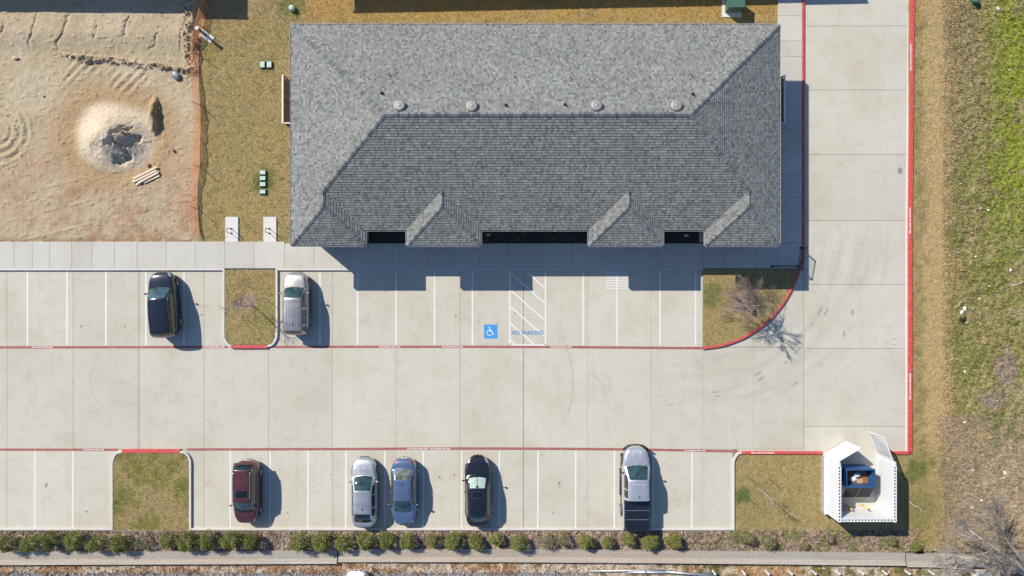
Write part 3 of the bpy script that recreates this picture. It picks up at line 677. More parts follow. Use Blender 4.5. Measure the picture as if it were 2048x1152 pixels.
for poly, p0, d in planes:
    zf = lambda p: ZE+TH-.03+SL*((p[0]-p0[0])*d[0]+(p[1]-p0[1])*d[1]); dk.add([(p[0], p[1], zf(p)) for p in poly], [tuple(range(len(poly)))])
bpart(dk.build('roof_deck', M['joint'], bld))
def capline(p, q, w=.15, dark=.03):                       # ridge / hip cap tabs
    p = Vector(p); q = Vector(q); L = (q-p).length; d = (q-p)/L; side = Vector((-d.y, d.x, 0)).normalized()
    V = []; F = []; C = []; n = int(L/.155); rr = random.Random(int(L*100))
    for i in range(n):
        a = p+d*(i*L/n); b = p+d*((i+1)*L/n+.02); g = rr.uniform(.6, 1.3); c0 = (.16*g, .166*g, .166*g); l0, l1 = .035+rr.random()*.012, .014
        drop = .065 if abs(d.z) < .01 else .05; k = len(V)
        for pt, lf in ((a, l0), (b, l1)):
            V += [tuple(pt+side*w+Vector((0, 0, lf-drop))), tuple(pt+Vector((0, 0, lf+.012))), tuple(pt-side*w+Vector((0, 0, lf-drop)))]; C += [c0]*3
        F += [(k, k+3, k+4, k+1), (k+1, k+4, k+5, k+2)]
        k2 = len(V)
        for pt in (V[k], V[k+1], V[k+2]): V.append(pt); C.append((dark+.01,)*3)
        for pt in (V[k], V[k+1], V[k+2]): V.append((pt[0], pt[1], pt[2]-.05)); C.append((dark,)*3)
        F += [(k2, k2+1, k2+4, k2+3), (k2+1, k2+2, k2+5, k2+4)]
    me = bpy.data.meshes.new('ridge_cap'); me.from_pydata(V, [], F); me.update(); setcol(me, np.array(C)); me.materials.append(M['shingle'])
    bpart(tag(link(bpy.data.objects.new('ridge_cap', me), bld), kind='stuff'))
zr = ZE+TH+SL*D+.01; zw = ZE+TH+SL*2.4+.01; z0 = ZE+TH+.01
capline((xw, yn, z0), (xw+D, yr, zr), .15, .16); capline((xe, yn, z0), (xe-D, yr, zr)); capline((xw+D, yr, zr), (xe-D, yr, zr))
capline((xw+2.4, R_, zw), (xw+D, yr, zr)); capline((xe-2.4, R_, zw), (xe-D, yr, zr), .13)
for a, b in wings:
    m = (a+b)/2; capline((m, S2, zw), (m, R_, zw), .12); capline((a, ys2, z0), (m, S2, zw), .14); capline((b, ys2, z0), (m, S2, zw), .12)
# eave outline: gutter + soffit
eo = [(xw, yn), (xw, ys2)]
for i, (a, b) in enumerate(wings):
    if i > 0: eo += [(a, ys), (a, ys2)]
    eo += [(b, ys2)]
    if i < 3: eo += [(b, ys)]
eo += [(xe, yn)]
for i in range(len(eo)):
    p = Vector(eo[i]); q = Vector(eo[(i+1) % len(eo)]); d = (q-p).normalized(); nrm = Vector((d.y, -d.x))   # outward for ccw
    c = (p+q)/2-nrm*-.0; L = (q-p).length
    gm = MB(); o_ = .055; prof = [(0, ZE-.11), (.075, ZE-.11), (.085, ZE+.045), (.075, ZE+.045), (.065, ZE-.08), (0, ZE-.08)]
    e0 = -.0; ends = [p-d*(-.0), q]
    vs = []
    for pt, sg in ((p, -1), (q, 1)):
        for off, z in prof: w_ = pt+nrm*off+d*sg*(off if (True) else 0)*.0; vs.append((w_.x, w_.y, z))
    m_ = len(prof); gm.add(vs, [(k, (k+1) % m_, m_+(k+1) % m_, m_+k) for k in range(m_)]+[tuple(range(m_-1, -1, -1)), tuple(range(m_, 2*m_))])
    gutter = bpart(gm.build('gutter', M['gutter'], bld))
    if L > 3:
        for k in range(1, int(L/1.55)):
            c = p+d*(k*1.55+.2); st = MB(); st.obox((c.x+nrm.x*.035, c.y+nrm.y*.035), d, .03, .09, ZE+.046, ZE+.056); so_ = st.build('gutter_strap', M['white_wall'], gutter)
sf = MB(); sf.prism(eo[::-1], ZE-.06, ZE-.02); bpart(sf.build('soffit', M['white_wall'], bld))
# walls
wl = MB(); wl.prism([(xw+.53, yn-.55), (xe-.53, yn-.55), (xe-.53, ys+.55), (xw+.53, ys+.55)], 0, ZE-.06); bpart(wl.build('wall', M['stucco'], bld))
for a, b in wings:
    wl = MB(); wl.prism([(a+.53, ys+.548), (b-.53, ys+.548), (b-.53, ys2+.46), (a+.53, ys2+.46)], 0, ZE-.062); w_ = bpart(wl.build('wing_wall', M['stone'], bld))
    m = (a+b)/2; f = MB(); f.box(m-.75, ys2+.42, .9, m+.75, ys2+.46, 2.6); wf = f.build('window', M['white_wall'], w_)
    f = MB(); f.box(m-.68, ys2+.405, .97, m+.68, ys2+.418, 2.53); f.build('pane', M['glass_dark'], w_)
for x in (-8.2, 1.4, 3.0, 11.2):
    f = MB(); f.box(x-.5, ys+.51, .13, x+.5, ys+.549, 2.3); d_ = bpart(f.build('door', M['white_wall'], bld))
    f = MB(); f.box(x-.4, ys+.495, .3, x+.4, ys+.508, 2.2); f.build('door_pane', M['glass_dark'], d_)
for y in (6, 9.5, 13):
    for x, s in ((xw+.53, -1), (xe-.53, 1)):
        f = MB(); xs = sorted((x, x+s*.04)); f.box(xs[0], y-.6, 1, xs[1], y+.6, 2.4); bpart(f.build('window', M['glass_dark'], bld))
def roofz(Y): return ZE+TH+SL*(yn-Y)
def roofpt(px, py):
    z = 6.0
    for _ in range(20): x, y = G(px, py, z); z = roofz(y)
    return x, y, z
for px, py in ((800, 213), (944, 214), (1193, 213), (1352, 213)):
    x, y, z = roofpt(px, py); mb = MB(); mb.lathe([(.15, -.12), (.15, .08), (.40, .10), (.42, .14), (.36, .22), (.22, .27), (.18, .25), (.12, .28), (0.02, .30)], (0, 0, 0), 28)
    v = mb.build('roof_vent', M['vent'], bld, True); v.location = Vector((x, y, z+.02))-BO; v.rotation_euler = (math.radians(-8), 0, 0); v.scale = (.9, .9, .9)
    v['label'] = 'round dome vent near the ridge'
    fl = MB(); fl.obox((0, 0), (1, 0), .62, .62, -.02, .0); f_ = fl.build('flashing', M['vent'], v); f_.rotation_euler = (math.radians(-18.5), 0, 0)
for px, py in ((764, 187), (1012, 211), (1130, 210), (1385, 189)):
    x, y, z = roofpt(px, py); mb = MB(); mb.lathe([(.13, -.1), (.12, .03), (.06, .08), (.05, .26), (.035, .26), (.03, .1)], (0, 0, 0), 12)
    v = mb.build('pipe_vent', M['plastic_black'], bld); v.location = Vector((x, y, z))-BO; v['label'] = 'short black pipe vent with rubber boot'
for px, py in ((779, 150), (1029, 154), (1141, 156), (1383, 152)):
    x, y, z = roofpt(px, py); mb = MB(); mb.tube([(0, 0, -.1), (0, 0, .26)], .035, 8); v = mb.build('vent_stack', M['black_metal'], bld); v.location = Vector((x, y, z))-BO
    v['label'] = 'thin vent stack on the rear slope'
# neighbouring buildings, just north of the frame
def hipbuilding(x0, x1, ysouth, rot, label):
    r = empty('neighbour_building', (x0, ysouth, 0), rot); tag(r, label, 'building'); Lx = x1-x0; Dp = 13.0
    w = MB(); w.prism([(.5, .5), (Lx-.5, .5), (Lx-.5, Dp-.5), (.5, Dp-.5)], 0, 3.5); w.build('wall', M['stucco'], r)
    f = MB(); a = Dp/2; f.add([(0, 0, 3.6), (Lx, 0, 3.6), (Lx, Dp, 3.6), (0, Dp, 3.6), (a, a, 3.6+a*.5), (Lx-a, a, 3.6+a*.5), (0, 0, 3.5), (Lx, 0, 3.5), (Lx, Dp, 3.5), (0, Dp, 3.5)],
          [(0, 1, 5, 4), (1, 2, 5), (2, 3, 4, 5), (3, 0, 4), (9, 8, 7, 6), (6, 7, 1, 0), (7, 8, 2, 1), (8, 9, 3, 2), (9, 6, 0, 3)])
    f.build('roof', rough_mat('shingle_far', (.17, .175, .175), .25, 8), r)
    g_ = MB(); g_.box(-.08, -.08, 3.46, Lx+.08, -.005, 3.6); g_.build('gutter', M['gutter'], r)
    for k in range(int(Lx/4)):
        q = MB(); q.box(2+k*4, .46, .9, 3.2+k*4, .499, 2.4); q.build('window', M['glass_dark'], r)
hipbuilding(T(617, 0)[0], T(1640, 0)[0], T(0, -55)[1], math.radians(1.15), 'grey roofed neighbour building north of the main one, out of view')
hipbuilding(T(-420, 0)[0], T(401, 0)[0], T(0, -51)[1], math.radians(-.6), 'neighbour building beyond the dirt lot, out of view')
# ================================================================ SMALL YARD THINGS
def picket_screen(sx, label, matp):            # slatted screen beside the end walls; sx=-1 west, +1 east
    wx = xw+.53 if sx < 0 else xe-.53
    X = G(565.5, 0, 1.75)[0] if sx < 0 else G(1569, 0, 1.75)[0]
    y1 = G(0, 151, 1.75)[1]; y0 = G(0, 246, 1.75)[1]
    r = empty('slatted_screen', (X, (y0+y1)/2, 0)); tag(r, label, 'fence'); yc = (y0+y1)/2
    n = int((y1-y0)/.155); sm = MB(); sm.box(-.012, -.048, .05, .012, .048, 1.72); s0 = sm.build('slat', M[matp], r); s0.location = (0, y0-yc+.08, 0)
    for k in range(1, n): c = s0.copy(); S.collection.objects.link(c); c.parent = r; c.location = (0, y0-yc+.08+k*.155, 0)
    for yy in (y0-yc,):
        m2 = MB(); xs = sorted((0, wx-X)); nn = int(abs(wx-X)/.155)
        for k in range(nn):
            xx = (wx-X)*(k+.5)/nn; q = MB(); q.box(xx-.06, yy-.012, .05, xx+.06, yy+.012, 1.72); q.build('slat', M[matp], r)
        q = MB(); q.box(xs[0], yy-.035, 1.722, xs[1], yy+.035, 1.765); q.build('cap_rail', M['cream'], r)
    q = MB(); q.box(-.05, y0-yc-.035, 1.766, .05, y1-yc+.04, 1.80); q.build('cap_rail', M['cream'], r)
    for yy in (y0-yc+.03, 0, y1-yc-.03): q = MB(); q.box(.02*(-sx), yy-.04, 0, .10*(-sx), yy+.04, 1.72) if sx < 0 else q.box(-.10, yy-.04, 0, -.02, yy+.04, 1.72); q.build('post', M[matp], r)
picket_screen(-1, 'brown slatted screen with pale cap rail on the west wall', 'fence_wood')
picket_screen(1, 'dark slatted screen in the shade on the east wall', 'fence_wood')
ub = MB(); ub.box(*G(567, 246)[:2], .03, *G(628, 160)[:2], .075); tag(ub.build('mulch_bed', rough_mat('dark_mulch', (.06, .04, .03), .5, 8, .95, .8)), 'dark mulch inside the west slatted screen', kind='structure')
mb = MB(); x0, y0 = G(640, 487); x1, y1 = G(1508, 455); mb.box(x0, y0, 0, x1, y1, .085)
tag(mb.build('mulch_bed', rough_mat('black_mulch', (.035, .03, .026), .6, 9, .95, 1)), 'black mulch beds between the front wings', kind='structure')
for px, py, s, lb in ((977, 470, .22, 'pale rock in the black mulch between the middle wings'), (1372, 471, .2, 'pale square marker in the mulch near the right wing')):
    mb = MB(); mb.lathe([(s*.8, 0), (s, .06), (s*.6, .13), (.02, .15)], (0, 0, 0), 7); o = mb.build('rock', M['mulchrock']); o.location = T(px, py, .085); o.scale = (1, .5, 1); tag(o, lb, 'rock')
mb = MB()
for i in range(26):
    x = T(960+rng.uniform(5, 215), 0)[0]; y = T(0, 470+rng.uniform(-4, 14))[1]; r_ = rng.uniform(.08, .2)
    for k in range(14):
        a = rng.uniform(0, 6.28); l = r_*rng.uniform(.5, 1.2); mb.add([(x, y, .1), (x+math.cos(a)*l, y+math.sin(a)*l, .1+l*.8), (x+math.cos(a+.5)*l*.8, y+math.sin(a+.5)*l*.8, .1+l*.6)], [(0, 1, 2)])
tag(mb.build('ground_cover', rough_mat('dark_leaves', (.07, .07, .04), .4, 6)), 'low dark plants in the shaded front bed', 'plants', kind='stuff')
def lidbox(px, py, w, l, label, group):
    r = empty('utility_box', T(px, py, .03)); tag(r, label, 'utility box', group)
    a = MB(); a.obox((0, 0), (1, 0), w, l, 0, .13); a.build('body', M['dark_green'], r)
    b = MB(); b.prism([(-w/2+.05, -l/2+.03), (w/2-.05, -l/2+.03), (w/2-.03, -l/2+.05), (w/2-.03, l/2-.05), (w/2-.05, l/2-.03), (-w/2+.05, l/2-.03), (-w/2+.03, l/2-.05), (-w/2+.03, -l/2+.05)], .13, .165); b.build('lid', M['pale_lid'], r); return r
for px, lb in ((526.5, 'left green utility box of the pair on the lawn'), (540, 'right green utility box of the pair on the lawn')): lidbox(px, 130.5, .37, .46, lb, 'pale lidded utility boxes on the lawn')
for py, lb in ((345.5, 'topmost box of the utility column on the lawn'), (357, 'second box from the top of the utility column'), (369, 'third box from the top of the utility column'), (384, 'lowest box of the utility column, set slightly apart')):
    lidbox(527, py, .44, .33, lb, 'pale lidded utility boxes on the lawn')
# transformer at the top edge
r = empty('transformer', T(1464, 18, .03)); tag(r, 'green electrical transformer cabinet on a pad at the top edge', 'transformer')
a = MB(); a.obox((-.05, .05), (1, 0), 1.35, 1.3, 0, .06); a.build('pad', M['pad'], r)
a = MB(); a.box(-.52, -.28, .06, .52, .55, 1.02); a.build('cabinet', M['green_box'], r)
a = MB(); a.add([(-.55, -.31, 1.023), (.55, -.31, 1.023), (.55, .58, 1.023), (-.55, .58, 1.023), (-.55, -.31, 1.06), (.55, -.31, 1.06), (.55, .58, 1.13), (-.55, .58, 1.13)], [(0,3,2,1),(4,5,6,7),(0,1,5,4),(1,2,6,5),(2,3,7,6),(3,0,4,7)]); a.build('lid', M['green_box'], r)
for px, py, lb in ((586, 19, 'small round green pedestal on the lawn by the roof corner'), (1948, 4, 'dark green pedestal in the field at the top right')):
    r = empty('pedestal', T(px, py, .03)); tag(r, lb, 'pedestal'); a = MB(); a.lathe([(.2, 0), (.2, .3), (.16, .36), (.02, .40)], k=14); a.build('shell', M['pale_lid'] if px < 1000 else M['green_box'], r, False)
    a = MB(); a.lathe([(.26, 0), (.25, .06)], k=14); a.build('collar', M['dark_green'], r)
# pole with pale cap by the orange fence, concrete block beside it
r = empty('utility_pole', T(411, 70, .05)); tag(r, 'short grey pipe pole with white cap beside the orange fence', 'pole')
a = MB(); a.tube([(0, 0, 0), (0, 0, 1.15)], .09, 12); a.build('shaft', M['green_box'], r)
a = MB(); a.lathe([(.12, 1.15), (.13, 1.22), (.06, 1.27), (.01, 1.28)], k=14); a.build('cap', M['litter'], r)
a = MB(); a.obox(T(413, 72)[:2], (1, -.7), 1.1, .5, .02, .07); tag(a.build('concrete_pad', M['pad']), 'small concrete pad under the white capped pole', 'pad')
# bike racks
for i, x0 in enumerate((452, 528)):
    w = 25.5; a = MB(); xa, ya = G(x0, 484); xb, yb = G(x0+w, 434); a.box(xa, ya, -.1, xb, yb, .12); o = a.build('concrete_pad', M['pad'])
    tag(o, ('left' if i == 0 else 'right')+' white concrete pad holding a bike rack by the sidewalk', 'pad', 'bike rack pads')
    bx = x0+12.3; by = 462.5; r = empty('bike_rack', T(bx, by, .12)); tag(r, 'black hoop bike rack on the '+('left' if i == 0 else 'right')+' concrete pad', 'bike rack', 'black hoop bike racks')
    hw = .16; pts = [(0, -hw, 0), (0, -hw, .62)]+[(0, -hw*math.cos(t)*1.0, .62+.18*math.sin(t)) for t in np.linspace(.2, math.pi-.2, 7)]+[(0, hw, .62), (0, hw, 0)]
    a = MB(); a.tube(pts, .024, 8); a.build('hoop', M['black_metal'], r, True)
    for s in (-1, 1): a = MB(); a.obox((0, s*hw), (1, 0), .14, .12, 0, .012); a.build('base_plate', M['black_metal'], r)
# hand rail on the corner
hp = [G(1544, 533), G(1594, 533), G(1600, 494)]
r = empty('handrail', (*T(1594, 533)[:2], .13)); tag(r, 'black metal handrail around the south-east sidewalk corner', 'handrail'); ox, oy = r.location[:2]
hp = [(p[0]-ox, p[1]-oy) for p in (T(1542.5, 533)[:2], T(1593, 533)[:2], T(1599.5, 496)[:2])]
for z, nm in ((1.05, 'top_rail'), (.12, 'bottom_rail')):
    a = MB(); a.tube([(p[0], p[1], z) for p in hp], .028, 6); a.build(nm, M['black_metal'], r)
for p, q in ((hp[0], hp[1]), (hp[1], hp[2])):
    L = math.hypot(q[0]-p[0], q[1]-p[1]); n = int(L/.115)
    for k in range(n):
        t = (k+.5)/n; a = MB(); x = p[0]+(q[0]-p[0])*t; y = p[1]+(q[1]-p[1])*t; a.tube([(x, y, .12), (x, y, 1.04)], .014, 4); a.build('baluster', M['black_metal'], r)
for p in hp:
    a = MB(); a.box(p[0]-.03, p[1]-.03, 0, p[0]+.03, p[1]+.03, 1.09); a.build('post', M['black_metal'], r)
    a = MB(); a.box(p[0]-.08, p[1]-.08, 0, p[0]+.08, p[1]+.08, .012); a.build('base_plate', M['black_metal'], r)
a = MB(); a.lathe([(.28, 0), (.27, .012)], k=20); o = a.build('drain_cover', M['vent']); o.location = T(1800, 341, .003); tag(o, 'grey scribbled cover in the east drive near the red kerb', 'cover'); o.scale = (.6, .8, 1)
# ---- orange barrier fence
fp = smoothpath(pxs([(419, 5), (416, 18), (409, 45), (402, 70), (398.5, 100), (398, 135), (399, 180), (402, 230), (401, 290), (400, 335), (396, 375), (397, 430), (400, 470)]), 14)
r = empty('barrier_fence', (*T(400, 240)[:2], 0)); tag(r, 'sagging orange plastic mesh fence along the dirt lot', 'fence'); ox, oy = r.location[:2]
rr = random.Random(5); cum = [0]
for a_, b_ in zip(fp[:-1], fp[1:]): cum.append(cum[-1]+math.hypot(b_[0]-a_[0], b_[1]-a_[1]))
def along(s):
    for i in range(len(cum)-1):
        if cum[i+1] >= s: t = (s-cum[i])/(cum[i+1]-cum[i]); return fp[i][0]+(fp[i+1][0]-fp[i][0])*t, fp[i][1]+(fp[i+1][1]-fp[i][1])*t
    return fp[-1]
NS = int(cum[-1]/.13); NZ = 7; net = MB(); Pn = []
hts = fbm(np.arange(NS+1)*.12, np.arange(NS+1)*0+3.1, 50)
for i in range(NS+1):
    x, y = along(cum[-1]*i/NS); h = .62+.2*(hts[i]-.5)*2; wob = (hts[i]-.5)*.5; row = []
    for j in range(NZ+1):
        t = j/NZ; row.append(Vector((x-ox+wob*math.sin(t*3)*.4+(hts[i]-.5)*.3*t-.26*t+(rr.random()-.5)*.02, y-oy+(rr.random()-.5)*.02, .06+h*t)))
    Pn.append(row)
def ribb(p, q, w):
    d = (q-p).normalized(); s = d.cross(Vector((1, 0, 0)));
    if s.length < .1: s = Vector((0, 1, 0))
    s = s.normalized()*w/2; net.add([p-s, q-s, q+s, p+s], [(0, 1, 2, 3)])
for i in range(NS):
    for j in range(NZ+1): ribb(Pn[i][j], Pn[i+1][j], .026 if 0 < j < NZ else .05)
    for j in range(NZ): ribb(Pn[i][j], Pn[i][j+1], .034)
o = net.build('net', M['orange'], r)
for py in (8, 55, 112, 212, 336, 420):
    s = min(range(len(fp)), key=lambda k: abs(fp[k][1]-T(0, py)[1])); x, y = fp[s]; lean = rr.uniform(-.12, .12)
    a = MB(); a.tube([(x-ox+.06, y-oy, 0), (x-ox+.06+lean, y-oy+rr.uniform(-.1, .1), 1.3)], .022, 5); a.build('post', M['black_metal'], r)
for px, py, dx_, dy_ in ((568, 40, .25, -.2), (490, 82, .3, -.3)):
    a = MB(); a.tube([(0, 0, 0), (.05, .02, .45)], .02, 5); o = a.build('survey_stake', M['bark']); o.location = T(px-8, py-6, .02); tag(o, 'thin wooden stake in the lawn '+('near the top edge' if py < 50 else 'west of the roof corner'), 'stake')
# lumber pile
r = empty('lumber_pile', T(293, 353, .05), math.atan2(26, 52)); tag(r, 'small stack of pale lumber boards on the dirt', 'lumber')
for k, (yy, zz, L, sh) in enumerate(((-.24, 0, 1.75, 0), (-.10, 0, 1.9, .05), (.04, 0, 1.9, -.05), (.18, 0, 1.8, .02), (.20, .09, 1.9, .1), (.0, .09, 1.85, -.03), (-.20, .09, 1.6, .14), (-.36, 0, 1.2, .3))):
    a = MB(); a.box(-L/2+sh, yy-.06, zz, L/2+sh, yy+.06, zz+.085); q = a.build('board', M['lumber'], r); q.rotation_euler = (0, 0, rr.uniform(-.03, .03))
def blob(name, px, py, s, mat, label, cat, h=.5, seed=0, z=.08, group=None):
    q = random.Random(seed+int(px)); a = MB(); rows = []
    for i in range(7):
        ph = math.pi*i/6; rows.append([(s*math.sin(ph)*math.cos(t)*(1+q.uniform(-.22, .22)), s*.7*math.sin(ph)*math.sin(t)*(1+q.uniform(-.22, .22)), s*h*(1-math.cos(ph))*.5*-1+s*h) for t in np.linspace(0, 2*math.pi, 11)])
        rows[-1][-1] = rows[-1][0]
    a.grid(rows[::-1]); o = a.build(name, M[mat]); o.location = T(px, py, z); o.rotation_euler = (0, 0, q.uniform(0, 3)); return tag(o, label, cat, group)
blob('rubbish_bag', 355, 152, .38, 'greybag', 'crumpled grey plastic sheet in the dirt by the orange fence', 'bag', .7, 1, .1)
blob('rock', 34, 117, .2, 'mulchrock', 'brown clump on the bare dirt at the upper left', 'rock', .7, 2, .1)
blob('stake_cap', 85, 190, .09, 'litter', 'small white stake top in the dirt', 'stake', 1.5, 3, .15)
blob('rock', 298, 331, .16, 'twig', 'dark clod beside the lumber pile', 'rock', .9, 4, .05); blob('rock', 348, 301, .14, 'twig', 'dark clod east of the sand pile', 'rock', .9, 5, .1)
_ord = ['topmost', 'second', 'third', 'fourth', 'fifth', 'sixth', 'seventh', 'eighth', 'ninth', 'tenth', 'eleventh', 'twelfth', 'thirteenth', 'fourteenth', 'fifteenth', 'sixteenth', 'seventeenth', 'eighteenth', 'nineteenth', 'twentieth', 'twenty-first', 'twenty-second', 'twenty-third', 'twenty-fourth', 'twenty-fifth', 'twenty-sixth', 'twenty-seventh', 'lowest']
for k, (px, py, s) in enumerate(sorted(((1928, 617, .22), (1922, 624, .2), (1945, 616, .13), (1930, 593, .1), (1958, 597, .1), (1932, 645, .08), (1950, 513, .1), (1975, 420, .13), (1960, 416, .1), (1995, 18, .16), (2018, 140, .1), (1965, 380, .15), (1915, 505, .08),
        (2020, 540, .16), (1928, 743, .12), (1928, 844, .12), (1980, 875, .1), (1945, 940, .16), (1942, 1014, .25), (2008, 945, .2), (1962, 1000, .12), (1940, 958, .09), (1868, 940, .06), (1990, 930, .09), (2020, 895, .1), (1904, 880, .08), (1977, 572, .07), (1990, 500, .07)), key=lambda q: q[1])):
    blob('litter_scrap', px, py, s*.75, 'litter', ('large' if s > .17 else 'small')+' white litter scrap, '+_ord[k]+' from the top of the rough field' if 0 < k < 27 else 'white litter scrap lying '+('topmost' if k == 0 else 'lowest')+' in the rough field', 'litter', .3, 40+k, .06, 'white litter scraps in the rough field')
def branchlog(px, py, a, L, rad, mat, label, cat):
    m_ = MB(); q = random.Random(int(px)); pts = [(L*(t-.5), q.uniform(-.05, .05)*L, .08+q.uniform(0, .05)) for t in np.linspace(0, 1, 6)]
    m_.tube(pts, [rad*(1-.5*i/5) for i in range(6)], 6); o = m_.build('fallen_branch', M[mat]); o.location = T(px, py, 0); o.rotation_euler = (0, 0, math.radians(a)); tag(o, label, cat)
branchlog(1917, 608, 40, .9, .03, 'lumber', 'pale stick lying beside the white scraps', 'branch'); branchlog(2035, 568, 20, 1.0, .05, 'bark', 'pale branch at the right edge of the field', 'branch')
branchlog(1830, 1012, -35, 1.1, .05, 'bark', 'broken pale branch east of the bin enclosure', 'branch'); branchlog(1998, 956, 2, .9, .03, 'litter', 'straight white stick in the brush', 'branch')
# brush litter on the field's lower part (uncountable)
V = []; n = 8500; bx = rng.normal(1925, 42, n); by = rng.uniform(830, 1100, n); k2 = rng.random(n) < .45; bx[k2] = rng.uniform(1890, 2080, k2.sum())
keep = (bx > 1868); bx = bx[keep]; by = by[keep]; X = (bx-1024)/K; Y = (576-by)/K; Z = gheight(X, Y)+rng.uniform(.01, .16, len(X)); an = rng.uniform(0, 6.283, len(X)); L = rng.uniform(.12, .6, len(X)); w = rng.uniform(.005, .014, len(X))
dx = np.cos(an)*L; dy = np.sin(an)*L; dz = rng.uniform(-.08, .12, len(X)); nx = -np.sin(an)*w; ny = np.cos(an)*w
p0 = np.stack([X-nx, Y-ny, Z], -1); p1 = np.stack([X+nx, Y+ny, Z], -1); p2 = np.stack([X+dx, Y+dy, Z+dz+.03], -1)
g_ = rng.uniform(.35, 1.6, (len(X), 1, 1)); cc = np.array((.36, .27, .185))*g_*np.ones((1, 3, 1))
tag(tris_mesh('brush', np.stack([p0, p1, p2], 1).reshape(-1, 3), cc.reshape(-1, 3), M['blade']), 'dead brush and twigs strewn over the lower field', 'brush', kind='stuff')
# ================================================================ BIN ENCLOSURE
X0, X1, Y0, Y1 = T(1644.5, 0)[0], T(1756, 0)[0], T(0, 1021)[1], T(0, 911)[1]; HW = 2.28; WT = .21
en = empty('bin_enclosure', ((X0+X1)/2, (Y0+Y1)/2, 0)); tag(en, 'white walled bin enclosure with two open gates on the grass patch', 'enclosure'); EO = Vector(en.location)
def ep_(mb, name, mat, parent=None): o = mb.build(name, M[mat], parent or en); o.location = Vector(o.location)-(EO if parent is None else Vector((0, 0, 0))); return o
m_ = MB(); m_.box(X0, Y0, -.1, X1, Y1+.27, .125); ep_(m_, 'floor_slab', 'walk')
wm = MB(); wm.box(X0, Y0, 0, X0+WT, Y1, HW); ep_(wm, 'wall', 'white_wall')
wm = MB(); wm.box(X1-WT, Y0, 0, X1, Y1, HW); ep_(wm, 'wall', 'white_wall')
wm = MB(); wm.box(X0+WT+.002, Y0, 0, X1-WT-.002, Y0+WT, HW); ep_(wm, 'wall', 'white_wall')
wm = MB(); wm.box(X0-.13, Y0-.02, 0, X0-.002, Y1+.03, .62); ep_(wm, 'stone_base', 'stone')
wm = MB(); wm.box(X0-.17, Y0-.05, .622, X0-.002, Y1+.06, .70); ep_(wm, 'ledge', 'white_wall')
# wall tops: pale coping strips beside block cells; a dark sheet paints the cells' shade
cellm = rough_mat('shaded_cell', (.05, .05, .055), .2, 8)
def coping(p, q):
    p = Vector(p); q = Vector(q); d = (q-p).normalized(); n_ = Vector((-d.y, d.x)); L = (q-p).length
    for s in (-1, 1):
        c = (p+q)/2+n_*s*(WT/2-.022); a = MB(); a.obox((c.x, c.y), d, L, .044, HW+.001, HW+.065); ep_(a, 'coping', 'white_wall')
    k = int(L/.21)
    for i in range(k+1):
        c = p+d*(L*i/k); a = MB(); a.obox((c.x, c.y), d, .085, WT-.092, HW+.001, HW+.06); ep_(a, 'web', 'white_wall')
    a = MB(); c = (p+q)/2; a.obox((c.x, c.y), d, L-.02, WT-.092, HW+.0005, HW+.0008); o = a.build('cell_shadow_bed', cellm, en); o.name = 'cell_shade'; o.location = -EO
coping((X0+WT/2, Y0), (X0+WT/2, Y1-.15)); coping((X1-WT/2, Y0), (X1-WT/2, Y1-.15)); coping((X0+WT+.01, Y0+WT/2), (X1-WT-.01, Y0+WT/2))
for x in (X0+.1, X1-.1):
    a = MB(); a.box(x-.06, Y1+.005, 0, x+.06, Y1+.125, HW+.05); ep_(a, 'gate_post', 'white_wall')
def gate(hx, hy, fx, fy, label, corr):
    p = Vector((hx, hy)); q = Vector((fx, fy)); d = (q-p).normalized(); L = (q-p).length; ang = math.atan2(d.y, d.x); hh = 2.15
    r = bpy.data.objects.new('gate', None); S.collection.objects.link(r); r.parent = en; r.location = Vector((hx, hy, 0))-EO; r.rotation_euler = (0, 0, ang); r['label'] = label
    for z in (.1, hh-.1):
        a = MB(); a.box(0, -.03, z, L, .03, z+.1); a.build('frame_rail', M['white_wall'], r)
    for x in (0, L-.08):
        a = MB(); a.box(x, -.03, .2, x+.08, .03, hh-.1); a.build('frame_stile', M['white_wall'], r)
    if not corr:
        a = MB(); a.box(.08, -.012, .2, L-.08, .012, hh-.1); a.build('panel', M['white_wall'], r)
    else:
        n = 10
        for k in range(n):
            x = .08+(L-.16)*(k+.5)/n; a = MB(); a.box(x-.042, -.012, .2, x+.042, .012, hh-.1); a.build('slat', M['white_wall'], r)
gate(X0+.12, Y1+.13, *T(1691, 882)[:2], 'solid left gate swung out over the red kerb', False)
gate(X1-.12, Y1+.13, *T(1735, 862)[:2], 'slatted right gate swung wide open', True)
# bin
r = empty('waste_bin', (*T(1698, 944)[:2], .13)); tag(r, 'open blue steel bin of rubbish inside the white enclosure', 'bin'); bw, bd, bh = .98, .60, 1.42
for (a0, b0, a1, b1) in ((-bw, -bd, -bw+.05, bd), (bw-.05, -bd, bw, bd), (-bw+.05, -bd, bw-.05, -bd+.05), (-bw+.05, bd-.05, bw-.05, bd)):
    a = MB(); a.box(a0, b0, .1, a1, b1, bh); a.build('side', M['blue_bin'], r)
a = MB(); a.box(-bw+.05, -bd+.05, .1, bw-.05, bd-.05, .62); a.build('contents', M['rust'], r)
for (a0, b0, a1, b1) in ((-bw-.03, -bd-.03, -bw+.06, bd+.03), (bw-.06, -bd-.03, bw+.03, bd+.03), (-bw+.06, -bd-.03, bw-.06, -bd+.06), (-bw+.06, bd-.06, bw-.06, bd+.03)):
    a = MB(); a.box(a0, b0, bh+.001, a1, b1, bh+.06); a.build('rim', M['blue_bin'], r)
